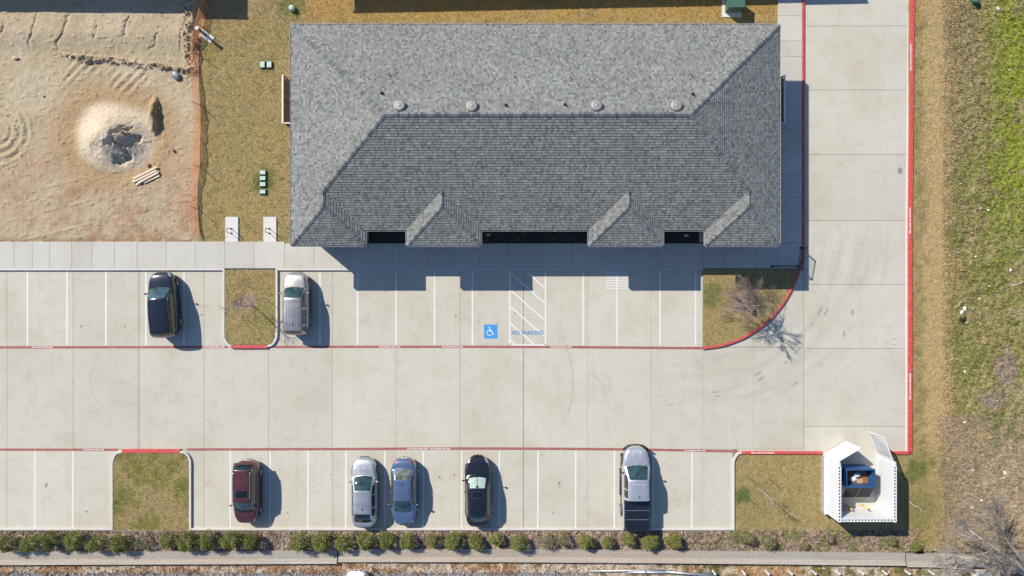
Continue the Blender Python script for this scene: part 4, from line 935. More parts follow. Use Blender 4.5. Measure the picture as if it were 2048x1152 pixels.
for s in (-1, 1):
    a = MB(); c0, c1 = (-bw+.02, -.02) if s < 0 else (.02, bw-.02); lid = MB(); rows = []
    n = 17
    for i in range(n):
        x = c0+(c1-c0)*i/(n-1); k = .04 if i % 2 else 0
        rows.append([(x, -bd-.04, bh+.05+k*.5), (x, -bd-.45, bh-.28+k), (x, -bd-.90, bh-.66+k)])
    lid.grid(rows); lid.build('lid', M['plastic_black'], r)
    a = MB(); a.box(s*bw-.04 if s < 0 else bw+.03, -.3, .8, s*bw+.0-.12 if s < 0 else bw+.12, .3, .95) if s > 0 else a.box(-bw-.12, -.3, .8, -bw-.03, .3, .95); a.build('lift_pocket', M['blue_bin'], r)
for px, py, s, mt, z, lb in ((1704, 957, .26, 'bag', .66, 'white rubbish bag at the left in the blue bin'), (1712, 949, .24, 'bag', .8, 'white rubbish bag in the middle of the blue bin'), (1723, 942, .2, 'greybag', .66, 'grey crumpled bag at the back of the blue bin')):
    x, y = G(px, py, z); o = blob('rubbish_bag', 0, 0, s, mt, lb, 'bag', .8, 11); o.location = (x, y, z)
a = MB(); a.obox((0, 0), (1, .15), .40, .28, 0, .2); o = a.build('cardboard_box', M['cardboard']); o.location = (*G(1720, 962, .8), .63); tag(o, 'opened cardboard box lying in the blue bin', 'box')
for px, py, lb in ((1722, 1009, 'sunlit yellow bollard inside the back of the enclosure'), (1690, 1010, 'yellow bollard in the shaded corner of the enclosure')):
    r = empty('bollard', (*T(px, py)[:2], .035)); tag(r, lb, 'bollard', 'yellow bollards behind the bin'); a = MB(); a.tube([(0, 0, 0), (0, 0, 1.0)], .075, 12); a.build('post', M['yellow'], r, True)
    a = MB(); a.lathe([(.078, 1.001), (.06, 1.05), (.01, 1.06)], k=12); a.build('cap', M['greybag'], r)
# ================================================================ CONCRETE BAND, FENCE POSTS
def bandwall(pts, w, label):
    P = pxs(pts); o = MB(); L, R = ribbon(P, w); rows = []
    for a_, b_ in zip(L, R):
        c = a_+(b_-a_)*.62; rows.append([(a_.x, a_.y, -.2), (a_.x, a_.y, .16), (c.x, c.y, .13), (c.x, c.y, .16), (b_.x, b_.y, .30), (b_.x, b_.y, -.2)])
    o.grid(rows); n = len(rows); o.f.append((5, 4, 3, 2, 1, 0)); k = (n-1)*6; o.f.append((k, k+1, k+2, k+3, k+4, k+5))
    ob = o.build('concrete_band', M['gutter_wall']); tag(ob, label, 'concrete wall'); return ob
bandwall([(-230, 1115), (0, 1114.5), (300, 1113.5), (675, 1112)], .86, 'left length of low weathered concrete wall below the shrubs')
bandwall([(678, 1109), (1000, 1109), (1300, 1111), (1600, 1114), (1808, 1116.5)], .84, 'long middle length of low grey concrete wall')
bandwall([(1811, 1118.5), (1950, 1120), (2290, 1123)], .86, 'right length of low concrete wall under the bare tree')
# individual boards/planks of the coping are not visible; the cast joints are
def chainfence(x0, x1, y, label):
    r = empty('wire_fence', (*T((x0+x1)/2, y)[:2], -.03)); tag(r, label, 'fence'); n = int((x1-x0)/90); ox, oy = r.location[:2]; xs = [x0+(x1-x0)*i/n for i in range(n+1)]
    for x in xs: p = T(x, y); a = MB(); a.tube([(p[0]-ox, 0, 0), (p[0]-ox, 0, 1.25)], .03, 6); a.build('post', M['black_metal'], r)
    a = MB(); a.tube([(T(x0, y)[0]-ox, 0, 1.2), (T(x1, y)[0]-ox, 0, 1.2)], .02, 5); a.build('top_rail', M['galv'], r)
    a = MB(); s = .35; u0 = T(x0, y)[0]-ox; u1 = T(x1, y)[0]-ox; k = u0
    while k < u1:
        for dx_ in (-1.1, 1.1):
            if u0 <= k+dx_ <= u1: d_ = .003; a.add([(k-d_, 0, .05), (k+d_, 0, .05), (k+dx_+d_, 0, 1.18), (k+dx_-d_, 0, 1.18)], [(0, 1, 2, 3)])
        k += s
    a.build('mesh', M['galv'], r)
chainfence(-60, 1290, 1141, 'black posted wire fence along the lower edge')
for i, x in enumerate((1425, 1484, 1531, 1577, 1624, 1671, 1718, 1764, 1810, 1857, 1904, 1951, 1998, 2045)):
    r = empty('fence_post', (*T(x, 1141)[:2], -.05)); nth = ['first', 'second', 'third', 'fourth', 'fifth', 'sixth', 'seventh', 'eighth', 'ninth', 'tenth', 'eleventh', 'twelfth', 'thirteenth', 'last'][i]
    tag(r, 'short white fence post, %s from the left in the lower right row' % nth, 'post', 'short white posts at the lower right')
    a = MB(); a.box(-.05, -.05, 0, .05, .05, .62); a.build('shaft', M['white_wall'], r); a = MB(); a.box(-.065, -.065, .621, .065, .065, .66); a.build('cap', M['white_wall'], r)
for k, (pts, lb) in enumerate((([(1178, 1141.5), (1290, 1139.5), (1330, 1140)], 'bright steel rail lying along the lower edge'), ([(1255, 1143), (1330, 1143), (1424, 1147)], 'second steel rail lying beside the first'), ([(1330, 1141), (1430, 1150)], 'steel rail angled towards the white posts'))):
    P = pxs(pts); a = MB(); a.tube([(p[0], p[1], .08+.06*k) for p in P], .075, 8); tag(a.build('steel_rail', M['galv'], None, True), lb, 'rail', 'steel rails on the ground')
for k, (px, py, a_) in enumerate(((1962, 1146, 14), (1968, 1150, 12))):
    a = MB(); a.obox((0, 0), (1, 0), 1.3, .16, 0, .1); o = a.build('white_board', M['litter']); o.location = T(px, py, .02+.0*k); o.rotation_euler = (0, 0, math.radians(a_)); tag(o, ('upper' if k == 0 else 'lower')+' white board of the two lying by the white posts', 'board', 'white boards at the lower right')
# ================================================================ SHRUBS
M['leafA'] = attr_mat('shrub_leaves', .8, 1.2, (4, 15), .7, 0)
def shrubmesh(seed, r0=.56, n=2300, h=1.0, sparse=0):
    q = np.random.default_rng(seed)
    d = q.normal(size=(n, 3)); d /= np.linalg.norm(d, axis=1)[:, None]; d[:, 2] = np.abs(d[:, 2])*1.0-.15
    lump = .55+.9*fbm(d[:, 0]*2.4+seed, d[:, 1]*2.4+d[:, 2]*2, seed, 3)
    rad = q.uniform(.35, 1, n)**.35*lump; c = d*rad[:, None]*np.array((r0, r0, h*.55)); c[:, 2] += h*.40
    a = q.uniform(0, 6.283, n); tl = q.uniform(-.7, .9, n); L = q.uniform(.05, .115, n)
    dirv = np.stack([np.cos(a)*np.cos(tl), np.sin(a)*np.cos(tl), np.sin(tl)], -1)*L[:, None]+d*.03
    s = np.cross(dirv, q.normal(size=(n, 3))); s /= np.linalg.norm(s, axis=1)[:, None]; s *= q.uniform(.010, .024, n)[:, None]
    V = np.stack([c-s, c+s, c+dirv], 1).reshape(-1, 3); V[:, 2] = np.maximum(V[:, 2], .01)
    g_ = q.uniform(.6, 1.45, (n, 1)); col = np.where(q.random((n, 1)) < .25, np.array([[.27, .27, .085]]), np.array([[.15, .168, .042]]))*g_
    if sparse: col = np.where(q.random((n, 1)) < .5, np.array([[.2, .16, .10]])*g_, col)
    o = tris_mesh('foliage', V, np.repeat(col, 3, 0), M['leafA']); me = o.data; bpy.data.objects.remove(o); return me
sm_ = [shrubmesh(11+i, n=int(2000+120*i)) for i in range(9)]; sp_ = [shrubmesh(31, n=900, sparse=1), shrubmesh(32, n=1100, sparse=1)]
stemb = MB()
for k in range(7): a_ = k*.9; stemb.tube([(0, 0, 0), (math.cos(a_)*.12, math.sin(a_)*.12, .3), (math.cos(a_)*.25, math.sin(a_)*.25, .6)], [.02, .014, .006], 4)
stem0 = stemb.build('stems', M['bark']); stemme = stem0.data; bpy.data.objects.remove(stem0)
SH = [(20, 1086, 19, 0), (62, 1086, 19, 0), (105, 1078, 20, 0), (149, 1080, 20, 0), (198, 1084, 19, 0), (243, 1086, 20, 0), (286, 1083, 15, 1), (337, 1080, 15, 0), (377, 1081, 20, 0), (419, 1080, 20, 0), (466, 1077, 20, 0), (507, 1080, 18, 0),
      (602, 1083, 18, 0), (645, 1082, 20, 0), (688, 1085, 18, 0), (733, 1080, 20, 0), (774, 1079, 18, 0), (815, 1081, 18, 0), (866, 1079, 15, 0), (909, 1080, 19, 0), (951, 1082, 17, 0), (993, 1078, 15, 0), (1039, 1085, 18, 0),
      (1091, 1079, 15, 1), (1123, 1076, 16, 1), (1172, 1083, 18, 0), (1214, 1082, 13, 0), (1256, 1077, 15, 0), (1300, 1083, 17, 0), (1347, 1081, 17, 0), (1490, 1073, 15, 1), (1535, 1081, 17, 1), (1608, 1090, 9, 1), (1655, 1074, 12, 1), (1780, 1080, 10, 1), (1829, 1092, 10, 0)]
ords = ['leftmost', 'second', 'third', 'fourth', 'fifth', 'sixth', 'seventh', 'eighth', 'ninth', 'tenth', 'eleventh', 'twelfth', 'thirteenth', 'fourteenth', 'fifteenth', 'sixteenth', 'seventeenth', 'eighteenth', 'nineteenth', 'twentieth', 'twenty-first', 'twenty-second', 'twenty-third', 'twenty-fourth', 'twenty-fifth', 'twenty-sixth', 'twenty-seventh', 'twenty-eighth', 'twenty-ninth', 'thirtieth', 'thirty-first', 'thirty-second', 'thirty-third', 'thirty-fourth', 'thirty-fifth', 'rightmost']
for i, (px, py, rp, kd) in enumerate(SH):
    h = rp/20*1.0; x, y = G(px, py, h*.5); r = empty('shrub', (x, y, .02), random.uniform(0, 6.28))
    near = ''
    tag(r, '%s %s shrub counted from the left along the concrete wall' % (ords[i], 'thin twiggy' if kd else 'round green'), 'shrub', 'shrubs in the bed below the car park')
    o = link(bpy.data.objects.new('foliage', random.choice(sp_ if kd else sm_)), r); s = rp/K/.58; o.scale = (s*random.uniform(.85, 1.12), s*random.uniform(.8, 1.1), s*random.uniform(1.0, 1.3))
    o = link(bpy.data.objects.new('stems', stemme), r); o.scale = (s, s, s)
# ================================================================ BARE TREES
def branches(mb, p, d, L, r, depth, q, spread=.6, kids=(3, 4), seg=3, up=.1, gmin=.004):
    pts = [p]; dd = d.normalized(); rs = [r]
    for i in range(seg):
        dd = (dd+Vector((q.uniform(-1, 1), q.uniform(-1, 1), q.uniform(-.7, 1)))*.13+Vector((0, 0, up*.2))).normalized(); pts.append(pts[-1]+dd*L/seg); rs.append(max(gmin, r*(1-.45*(i+1)/seg)))
    mb.tube(pts, rs, 5 if r > .02 else 3, cap=False)
    if depth == 0: return
    for k in range(q.randint(*kids)):
        t = q.uniform(.35, 1); idx = min(seg-1, int(t*seg)); b = pts[idx].lerp(pts[idx+1], t*seg-idx)
        nd = (dd+Vector((q.uniform(-1, 1), q.uniform(-1, 1), q.uniform(-.4, .8)))*spread).normalized()
        branches(mb, b, nd, L*q.uniform(.5, .75), max(gmin, r*.5), depth-1, q, spread, kids, seg, up, gmin)
def smalltree(px, py, h, r0, label, seed, kids=(5, 7), depth=3, crown_lean=(0, 0), L0=.55, thick=.045, nb=15):
    q = random.Random(seed); r = empty('young_tree', T(px, py, .11)); tag(r, label, 'tree')
    t = MB(); t.tube([(0, 0, 0), (.02, 0, h*.4), (crown_lean[0]*.5, crown_lean[1]*.5, h*.75), (crown_lean[0], crown_lean[1], h)], [thick, thick*.8, thick*.6, thick*.3], 8); t.build('trunk', M['bark'], r, True)
    c = MB()
    for k in range(nb):
        z = h*(.5+.5*(k%9)/9); a = q.uniform(0, 6.28); rr_ = r0*(1.0-.35*abs(k-4)/5)
        branches(c, Vector((crown_lean[0]*z/h, crown_lean[1]*z/h, z)), Vector((math.cos(a), math.sin(a), .55)), rr_*L0*1.35, .014, depth-1, q, .7, kids, 3, .2, .0048)
    c.build('crown', M['twig'], r)
    for k, a in enumerate((.5, 2.3, 4.4)):
        dx_, dy_ = math.cos(a)*1.05, math.sin(a)*1.05; s_ = MB(); s_.tube([(dx_, dy_, -.05), (dx_*1.02, dy_*1.02, .95)], .016, 5); st_ = s_.build('support_stake', M['black_metal'], r)
        s_ = MB(); s_.tube([(dx_, dy_, .9), (0, 0, 1.4)], .005, 3); s_.build('guy_wire', M['black_metal'], r)
smalltree(506, 611, 2.9, .95, 'young bare tree on a mulch patch in the small kerbed island', 3, (3, 5), 3, (-.35, .1), .5)
smalltree(1481, 609, 3.2, 1.55, 'young bushy bare tree on the curved red corner island', 8, (7, 9), 3, (.1, 0), .5, nb=44)
smalltree(1511, 972, 2.8, .75, 'thin bare sapling on the grass patch left of the bin enclosure', 12, (2, 4), 3, (.1, -.1), .6, .03)
# large bare tree leaning in from the lower right corner
q = random.Random(21); bt = empty('bare_tree', T(2052, 1142, 0)); tag(bt, 'large pale bare tree spreading in from the lower right corner', 'tree')
t = MB(); c = MB()
limbs = [((0, 0, 0), (-.7, .35, 1.3), (-2.4, 1.5, 2.2), (-4.7, 3.0, 3.1), (-6.6, 4.3, 3.6)), ((0, .05, .1), (-.9, .5, 1.0), (-2.6, 1.0, 1.6), (-5.0, 1.7, 2.0), (-7.6, 2.1, 2.3)), ((0, 0, 0), (-.5, .1, .9), (-2.1, .9, 1.2), (-4.3, .8, 1.9), (-6.8, 1.2, 2.4)),
         ((0, 0, 0), (-.3, .7, 1.5), (-1.2, 2.2, 2.6), (-1.6, 3.6, 3.4), (-2.2, 4.9, 3.9)), ((0, 0, 0), (.2, .3, 1.6), (.4, 1.2, 3.0), (-.3, 2.4, 4.0), (-.6, 3.4, 4.4)), ((-.7, .35, 1.2), (-2.0, 1.9, 2.0), (-3.3, 3.2, 2.6), (-4.0, 4.4, 3.0), (-4.4, 5.2, 3.3))]
for i, l in enumerate(limbs):
    rs = [.30 if i < 3 else .16, .20, .13, .075, .03] if i < 5 else [.11, .09, .06, .04, .02]
    t.tube([Vector(p) for p in l], rs, 8)
    for k in range(46):
        s = q.uniform(1.2, 3.98); idx = int(s); p = Vector(l[idx]).lerp(Vector(l[idx+1]), s-idx); d = (Vector(l[idx+1])-Vector(l[idx])).normalized()
        branches(c, p, d*1.2+Vector((q.uniform(-.9, .3), q.uniform(-.7, .8), q.uniform(-.4, .4))), q.uniform(.8, 1.9), .028, 2, q, .33, (3, 5), 3, .03, .007)
t.build('trunk', M['bark'], bt, True); c.build('crown', rough_mat('pale_twigs', (.36, .31, .265), .3, 9, .9, 0), bt)
# ================================================================ VEHICLES
def interp(pts, y):
    xs = [p[0] for p in pts]; zs = [p[1] for p in pts]; return float(np.interp(y, xs, zs))
def smooth_interp(pts, y, h=.018):
    return (interp(pts, y-h)+2*interp(pts, y)+interp(pts, y+h))/4
def vehicle(name, label, px, py, rot, sp):
    """local frame: +y is the front, x to the right, z up"""
    L, Wd, Ht = sp['L'], sp['W'], sp['H']; paint = sp['paint']; r = empty(name, T(px, py, .004), math.radians(rot)); tag(r, label, sp['cat'])
    top = sp['top']; pf, pr = sp.get('pf', 4.2)+1.6, sp.get('pr', 6.5)+3.0
    def hw(t):
        p = pf if t > 0 else pr; return Wd/2*max(0, 1-abs(t)**p)**(1/sp.get('q', 2.6))*(1-.03*abs(t)**2)
    sec = [(0, 0), (.80, 0), (.93, .06), (.985, .22), (1.0, .45), (.99, .66), (.955, .84), (.90, .935), (.80, .975), (.62, .992), (.35, 1.0), (0, 1.005)]
    def body(y, s):                              # s in 0..1 from keel to centre line
        t = 2*y/L; w = hw(t); zt = smooth_interp(top, y/L); zb = .20+.10*max(0, abs(t)-.75)/.25
        k = s*(len(sec)-1); i = min(int(k), len(sec)-2); f = k-i; a = sec[i]; b = sec[i+1]
        x = (a[0]+(b[0]-a[0])*f)*w; zz = a[1]+(b[1]-a[1])*f
        return Vector((x, y, zb+(zt-zb)*zz+.02*max(0, 1-(x/(Wd/2))**2)*(zz > .9)))
    ts = [math.sin(math.pi/2*u) for u in np.linspace(-1, 1, 61)]; ts = [max(-.9995, min(.9995, t)) for t in ts]
    NS_ = 33; rows = []
    for t in ts:
        y = t*L/2; half = [body(y, k/NS_) for k in range(NS_+1)]
        rows.append([Vector((-p.x, p.y, p.z)) for p in half[::-1]]+half[1:])
    b_ = MB(); b_.grid(rows); bo = b_.build('body', paint, r, True)
    # dark lower sills and bumper
    def patch(fn, u0, u1, v0, v1, nu, nv, off, nm, mat, flip=1, parent=r, shape=None, gap=False):
        P = []
        for i in range(nu+1):
            row = []
            for j in range(nv+1):
                u = u0+(u1-u0)*i/nu; v = v0+(v1-v0)*j/nv
                if shape: u, v = shape(u, v)
                e = .004; p = fn(u, v); du = fn(u+e, v)-fn(u-e, v); dv = fn(u, v+e)-fn(u, v-e); n_ = du.cross(dv)
                n_ = n_.normalized() if n_.length > 1e-9 else Vector((0, 0, 1))
                if n_.z < -.05 and abs(n_.z) > .2: n_ = -n_
                if abs(n_.z) <= .2 and n_.x*p.x < 0: n_ = -n_
                if n_.z < -.2: n_ = -n_
                row.append(p+n_*off)
            P.append(row)
        m2 = MB(); m2.grid(P); o = m2.build(nm, mat, parent, True)
        if gap:
            edge = [q for q in P[0]]+[row[-1] for row in P[1:]]+[q for q in P[-1][::-1][1:]]+[row[0] for row in P[::-1][1:]]
            m3 = MB(); m3.tube([q-Vector((0, 0, .004)) for q in edge], .009, 4); m3.build('panel_gap', M['plastic_black'], o)
        return o
    bs = lambda u, v: (lambda p: Vector((math.copysign(p.x, u), p.y, p.z)))(body(v, 1-abs(u)*.5))   # u -1..1 across the top surface
    hood0, hood1 = sp['hood']; uh = sp.get('uh', .58)
    patch(bs, -uh, uh, hood0*L, hood1*L, 16, 12, .012, 'bonnet', paint, gap=True)
    for k in sp.get('creases', (.30,)):
        for s in (-1, 1):
            pts = []
            for j in range(9):
                y = L*(hood0+.01+(hood1-hood0-.02)*j/8); p = bs(s*(k*(1-.22*(1-j/8))), y); pts.append(p+Vector((0, 0, .006)))
            m2 = MB(); m2.tube([pts[0+i] for i in range(9)], .014, 6); m2.build('bonnet_crease', paint, r, True)
    if 'deck' in sp: patch(bs, -.56, .56, sp['deck'][0]*L, sp['deck'][1]*L, 12, 5, .010, 'boot_lid', sp.get('deckmat', paint), gap=True)
    # cabin
    cab = sp['cab']                              # list of (y/L, z, half top width, half belt width, belt z)
    V_ = np.linspace(0, 1, len(cab)); arr = np.array(cab)
    def cabin(u, v):                             # u -1..1, v 0 rear .. 1 front
        v_ = min(1, max(0, v)); y, z, wt, wb, zb = [float((np.interp(v_-.012, V_, arr[:, k])+np.interp(v_, V_, arr[:, k])*2+np.interp(v_+.012, V_, arr[:, k]))/4) for k in range(5)]
        y *= L; a = abs(u)
        if a <= .62:
            s = a/.62; x = wt*s; zz = z+.045*(1-s**2)-.028*s**6; yy = y+(sp.get('wcurve', .13)*(1-s*s) if v_ > .66 else 0)*min(1, (v_-.66)/.2 if v_ > .66 else 0)-(.07*(1-s*s) if v_ < .3 else 0)*min(1, (.3-v_)/.2 if v_ < .3 else 0)
        else:
            s = (a-.62)/.38; x = wt+(wb-wt)*(s**.92); zz = (z-.028)+(zb-(z-.028))*s; x += .03*math.sin(s*math.pi); yy = y
        return Vector((math.copysign(x, u), yy, zz))
    us = np.concatenate([np.linspace(-1, -.62, 6)[:-1], np.linspace(-.62, .62, 19), np.linspace(.62, 1, 6)[1:]])
    m2 = MB(); m2.grid([[cabin(u, v) for u in us] for v in np.linspace(0, 1, 49)]); m2.build('cabin', paint, r, True)
    vr, vw = sp['vr'], sp['vw']                 # roof starts / ends in v
    gl = sp.get('glass', M['glass']); gr = sp.get('rear_glass', M['glass_dark'])
    patch(cabin, -.555, .555, vw+.02, .985, 14, 10, .012, 'windscreen', gl)
    if sp.get('shade'):
        patch(cabin, -.50, -.015, vw+.05, .925, 8, 8, .02, 'sunshade', M['sunshade']); patch(cabin, .015, .50, vw+.05, .925, 8, 8, .02, 'sunshade', M['sunshade']); patch(cabin, -.10, .08, vw+.035, vw+.10, 4, 4, .026, 'mirror_base', M['plastic_black'])
    for s in (-1, 1):                            # wipers
        p0 = cabin(s*.30-.1, .975)+Vector((0, 0, .02)); p1 = cabin(s*.30-.42*1, .90)+Vector((0, 0, .02)); m2 = MB(); m2.tube([p0, p1], .008, 4); m2.build('wiper', M['plastic_black'], r)
    patch(cabin, -.53, .53, sp.get('vr0', .03), vr-.02, 14, 8, .012, 'rear_window', gr)
    nw = sp['side_windows']
    for s in (-1, 1):
        for (a0, a1) in nw:
            patch(cabin, s*.67, s*.955, a0, a1, 5, 8, .010, 'side_window', sp.get('sglass', M['glass_olive']))
        pts = [cabin(s*.655, v)+Vector((s*.012, 0, .012)) for v in np.linspace(nw[0][0], nw[-1][1], 20)]; m2 = MB(); m2.tube(pts, .009, 5); m2.build('window_trim', sp.get('trim', M['plastic_black']), r, True)
        # door seams and sill
        y0_ = .55*Wd
    patch(cabin, -.50, .50, vr+.02, vw-.012, 10, 14, .007, 'roof_panel', paint)
    for k in sp.get('ribs', ()):
        pts = [cabin(k, v)+Vector((0, 0, .012)) for v in np.linspace(vr+.05, vw-.05, 10)]; m2 = MB(); m2.tube(pts, .013, 6); m2.build('roof_rib', paint, r, True)
    if sp.get('rails'):
        for s in (-1, 1):
            pts = [cabin(s*.575, v)+Vector((0, 0, .055 if .0 < i < 13 else .01)) for i, v in enumerate(np.linspace(vr+.01, vw-.02, 14))]; m2 = MB(); m2.tube(pts, .019, 6); m2.build('roof_rail', sp['rails'], r, True)
    if sp.get('sunroof'):
        a0, a1 = sp['sunroof']; patch(cabin, -.43, .43, a0-.008, a1+.008, 8, 4, .013, 'sunroof_frame', sp.get('sunframe', M['plastic_black'])); patch(cabin, -.385, .385, a0, a1, 8, 4, .017, 'sunroof', M['glass_dark'])
    if sp.get('antenna', True):
        p = cabin(.02, vr+.06); m2 = MB(); m2.tube([p+Vector((0, .10, .0)), p+Vector((0, .02, .045)), p+Vector((0, -.05, .055)), p+Vector((0, -.05, 0))], [.03, .025, .015, .01], 6); m2.build('antenna_fin', sp.get('finmat', M['plastic_black']), r, True)
    # mirrors
    my = sp['mirror']*L; zb = arr[-1, 4]
    for s in (-1, 1):
        x = Wd/2*.93; m2 = MB(); m2.tube([(s*(x-.06), my, zb+.03), (s*(x+.07), my-.01, zb+.07)], .025, 6); mo = m2.build('mirror', sp.get('mirrormat', paint), r, True)
        m2 = MB(); m2.tube([(s*(x+.05), my+.0, zb+.09), (s*(x+.13), my-.01, zb+.10), (s*(x+.21), my-.035, zb+.09)], [.05, .075, .04], 8); m2.build('mirror_shell', sp.get('mirrormat', paint), mo, True)
    # wheels
    wr = sp.get('wr', .335)
    for wy in sp['axles']:
        for s in (-1, 1):
            x = s*(min(Wd/2, hw(2*wy)*1.0)-.10+sp.get('wout', 0)); y = wy*L
            m2 = MB(); m2.lathe([(wr*.62, -.11), (wr*.93, -.11), (wr, -.07), (wr, .07), (wr*.93, .115), (wr*.66, .118)], (0, 0, 0), 28, 'x'); w_ = m2.build('wheel', M['rubber'], r, True); w_.location = (x, y, wr)
            m2 = MB(); m2.lathe([(wr*.66, .09), (wr*.64, .124), (wr*.55, .105), (wr*.2, .11), (wr*.12, .125), (.01, .126)], (0, 0, 0), 20, 'x'); q_ = m2.build('rim', M['rim'], w_, True)
            if s < 0: q_.rotation_euler = (0, 0, math.pi)
            for k in range(5):
                a_ = k*2*math.pi/5; m2 = MB(); m2.tube([(s*.118, math.cos(a_)*wr*.15, math.sin(a_)*wr*.15), (s*.122, math.cos(a_)*wr*.6, math.sin(a_)*wr*.6)], .022, 4); m2.build('spoke', M['rim'], w_)
            m2 = MB(); pts = [(s*(hw(2*(y+math.cos(t)*(wr+.05))/L)-.012+sp.get('wout', 0)*.9), y+math.cos(t)*(wr+.05), wr+math.sin(t)*(wr+.05)) for t in np.linspace(.05, math.pi-.05, 12)]; m2.tube(pts, .028, 6); m2.build('wheel_arch', sp.get('arch', M['plastic_black']), r, True)
    # side details
    for s in (-1, 1):
        pts = [(s*(hw(2*y/L)*.985+.006), y, .30) for y in np.linspace(sp['axles'][0]*L+.42, sp['axles'][1]*L-.42, 10)]; m2 = MB(); m2.tube(pts, .035, 6); m2.build('sill', sp.get('sill', M['plastic_black']), r, True)
        for dy in sp.get('seams', (.14, -.04, -.22)):
            pts = []
            for k in (.30, .38, .46, .54, .60): p = body(dy*L, k); pts.append(Vector((s*(p.x+.002), p.y, p.z)))
            m2 = MB(); m2.tube(pts, .006, 4); m2.build('door_seam', M['plastic_black'], r)
        for dy in sp.get('handles', (.0, -.17)):
            p = body(dy*L, .50); m2 = MB(); m2.tube([(s*(p.x+.018), p.y-.08, p.z+.05), (s*(p.x+.022), p.y+.08, p.z+.05)], .015, 6); m2.build('door_handle', sp.get('handle', paint), r, True)
    # lamps: patches on the shoulders
    side = lambda u, v: (lambda p: Vector((math.copysign(p.x, u), p.y, p.z)))(body(v, abs(u)))
    for s in (-1, 1):
        patch(side, s*.56, s*.76, L*.405, L*.462, 5, 8, .008, 'headlight', sp.get('headmat', M['lamp_clear']))
        patch(side, s*.50, s*.74, -L*.480, -L*.435, 5, 8, .008, 'tail_light', M['lamp_red'])
    patch(side, .30, .48, L*.4935, L*.4970, 4, 4, .01, 'grille', M['plastic_black']); 
    y = -L/2+.0; m2 = MB(); m2.box(-.20, y-.008, .62, .20, y+.02, .74); m2.build('number_plate', M['plate'], r)
    y = L/2+.003; m2 = MB(); m2.box(-.30, y-.05, .42, .30, y-.012, .56); m2.build('grille_bar', sp.get('grille', M['plastic_black']), r)
    # bumper seam line
    for yy in (.484, -.487):
        pts = []
        for k in np.linspace(.25, .62, 8): p = body(yy*L, k); pts.append(p)
    return r
silver = paint_mat('silver_paint', (.44, .45, .465), .7, .36); beige = paint_mat('champagne_silver_paint', (.36, .35, .335), .7, .34); maroon = paint_mat('maroon_paint', (.088, .026, .026), .3, .28)
steelblue = paint_mat('steel_blue_paint', (.115, .165, .275), .5, .3); nblack = paint_mat('blue_black_paint', (.011, .012, .018), .1, .14); black = paint_mat('black_paint', (.010, .011, .015), .1, .16)
whitep = paint_mat('white_paint', (.75, .75, .75), 0, .3); sunfr = paint_mat('sunroof_seal', (.035, .036, .042), .2, .35); pick = paint_mat('light_silver_paint', (.50, .515, .545), .6, .34)
sedan_top = [(-.5, .62), (-.49, .84), (-.46, .98), (-.36, 1.01), (-.25, .99), (.18, .97), (.24, .96), (.34, .90), (.42, .82), (.47, .70), (.49, .58), (.5, .45)]
suv_top = [(-.5, .72), (-.49, .95), (-.465, 1.04), (-.3, 1.04), (.16, 1.06), (.25, 1.06), (.36, 1.0), (.44, .92), (.48, .78), (.5, .52)]
def sedan_cab(W_, rz=1.45, y=(-.335, -.19, .055, .235), bz=.97):
    h = W_/2; y0, y1, y2, y3 = y
    return [(y0, bz+.02, h*.70, h*.84, bz), (y0+(y1-y0)*.55, bz+(rz-bz)*.62, h*.69, h*.87, bz), (y1, rz-.02, h*.645, h*.885, bz), ((y1+y2)/2, rz+.01, h*.65, h*.90, bz), (y2, rz-.03, h*.655, h*.895, bz), (y2+(y3-y2)*.5, bz+(rz-bz)*.50, h*.72, h*.87, bz), (y3, bz-.01, h*.79, h*.85, bz-.01)]
def suv_cab(W_, rz=1.66, y=(-.485, -.43, .08, .235), bz=1.05):
    h = W_/2; y0, y1, y2, y3 = y
    return [(y0, bz, h*.80, h*.86, bz-.01), (y0+(y1-y0)*.6, bz+(rz-bz)*.62, h*.76, h*.89, bz), (y1, rz-.05, h*.70, h*.90, bz), ((y1+y2)/2, rz, h*.70, h*.925, bz), (y2, rz-.035, h*.68, h*.91, bz), (y2+(y3-y2)*.5, bz+(rz-bz)*.5, h*.76, h*.88, bz), (y3, bz, h*.83, h*.87, bz-.01)]
SW_S = ((.22, .40), (.42, .60), (.62, .80)); SW_V = ((.26, .38), (.40, .55), (.57, .80))
vehicle('parked_car', 'black SUV parked at an angle by the sidewalk in the left stalls', 338, 608, 4.5, dict(cat='car', L=4.62, W=1.86, H=1.68, paint=nblack, top=suv_top, hood=(.245, .462), creases=(.42,), cab=suv_cab(1.86, 1.66), vr=.34, vw=.66, vr0=.05, side_windows=SW_V, mirror=.175, axles=(-.29, .315), rails=nblack, trim=M['chrome'], glass=glass_mat('teal_glass', (.03, .065, .075)), handle=M['chrome'], q=2.3, pf=3.6))
vehicle('parked_car', 'champagne silver SUV with ribbed roof next to the tree island', 599, 606, .6, dict(cat='car', L=4.36, W=1.76, H=1.66, paint=beige, top=suv_top, hood=(.245, .462), creases=(.18, .46), cab=suv_cab(1.76, 1.64), vr=.34, vw=.66, vr0=.05, side_windows=SW_V, mirror=.165, axles=(-.29, .315), ribs=(-.38, -.20, 0, .20, .38), q=2.4, pf=3.6, arch=beige))
vehicle('parked_car', 'maroon SUV with sunroof facing the shrubs', 501.5, 978, 180, dict(cat='car', L=4.42, W=1.76, H=1.66, paint=maroon, top=suv_top, hood=(.245, .462), creases=(.34,), cab=suv_cab(1.76, 1.66, (-.475, -.395, .10, .262)), vr=.34, vw=.66, vr0=.05, side_windows=SW_V, mirror=.185, axles=(-.29, .315), rails=M['chrome'], sunroof=(.545, .615), trim=M['chrome'], q=2.3, pf=3.4))
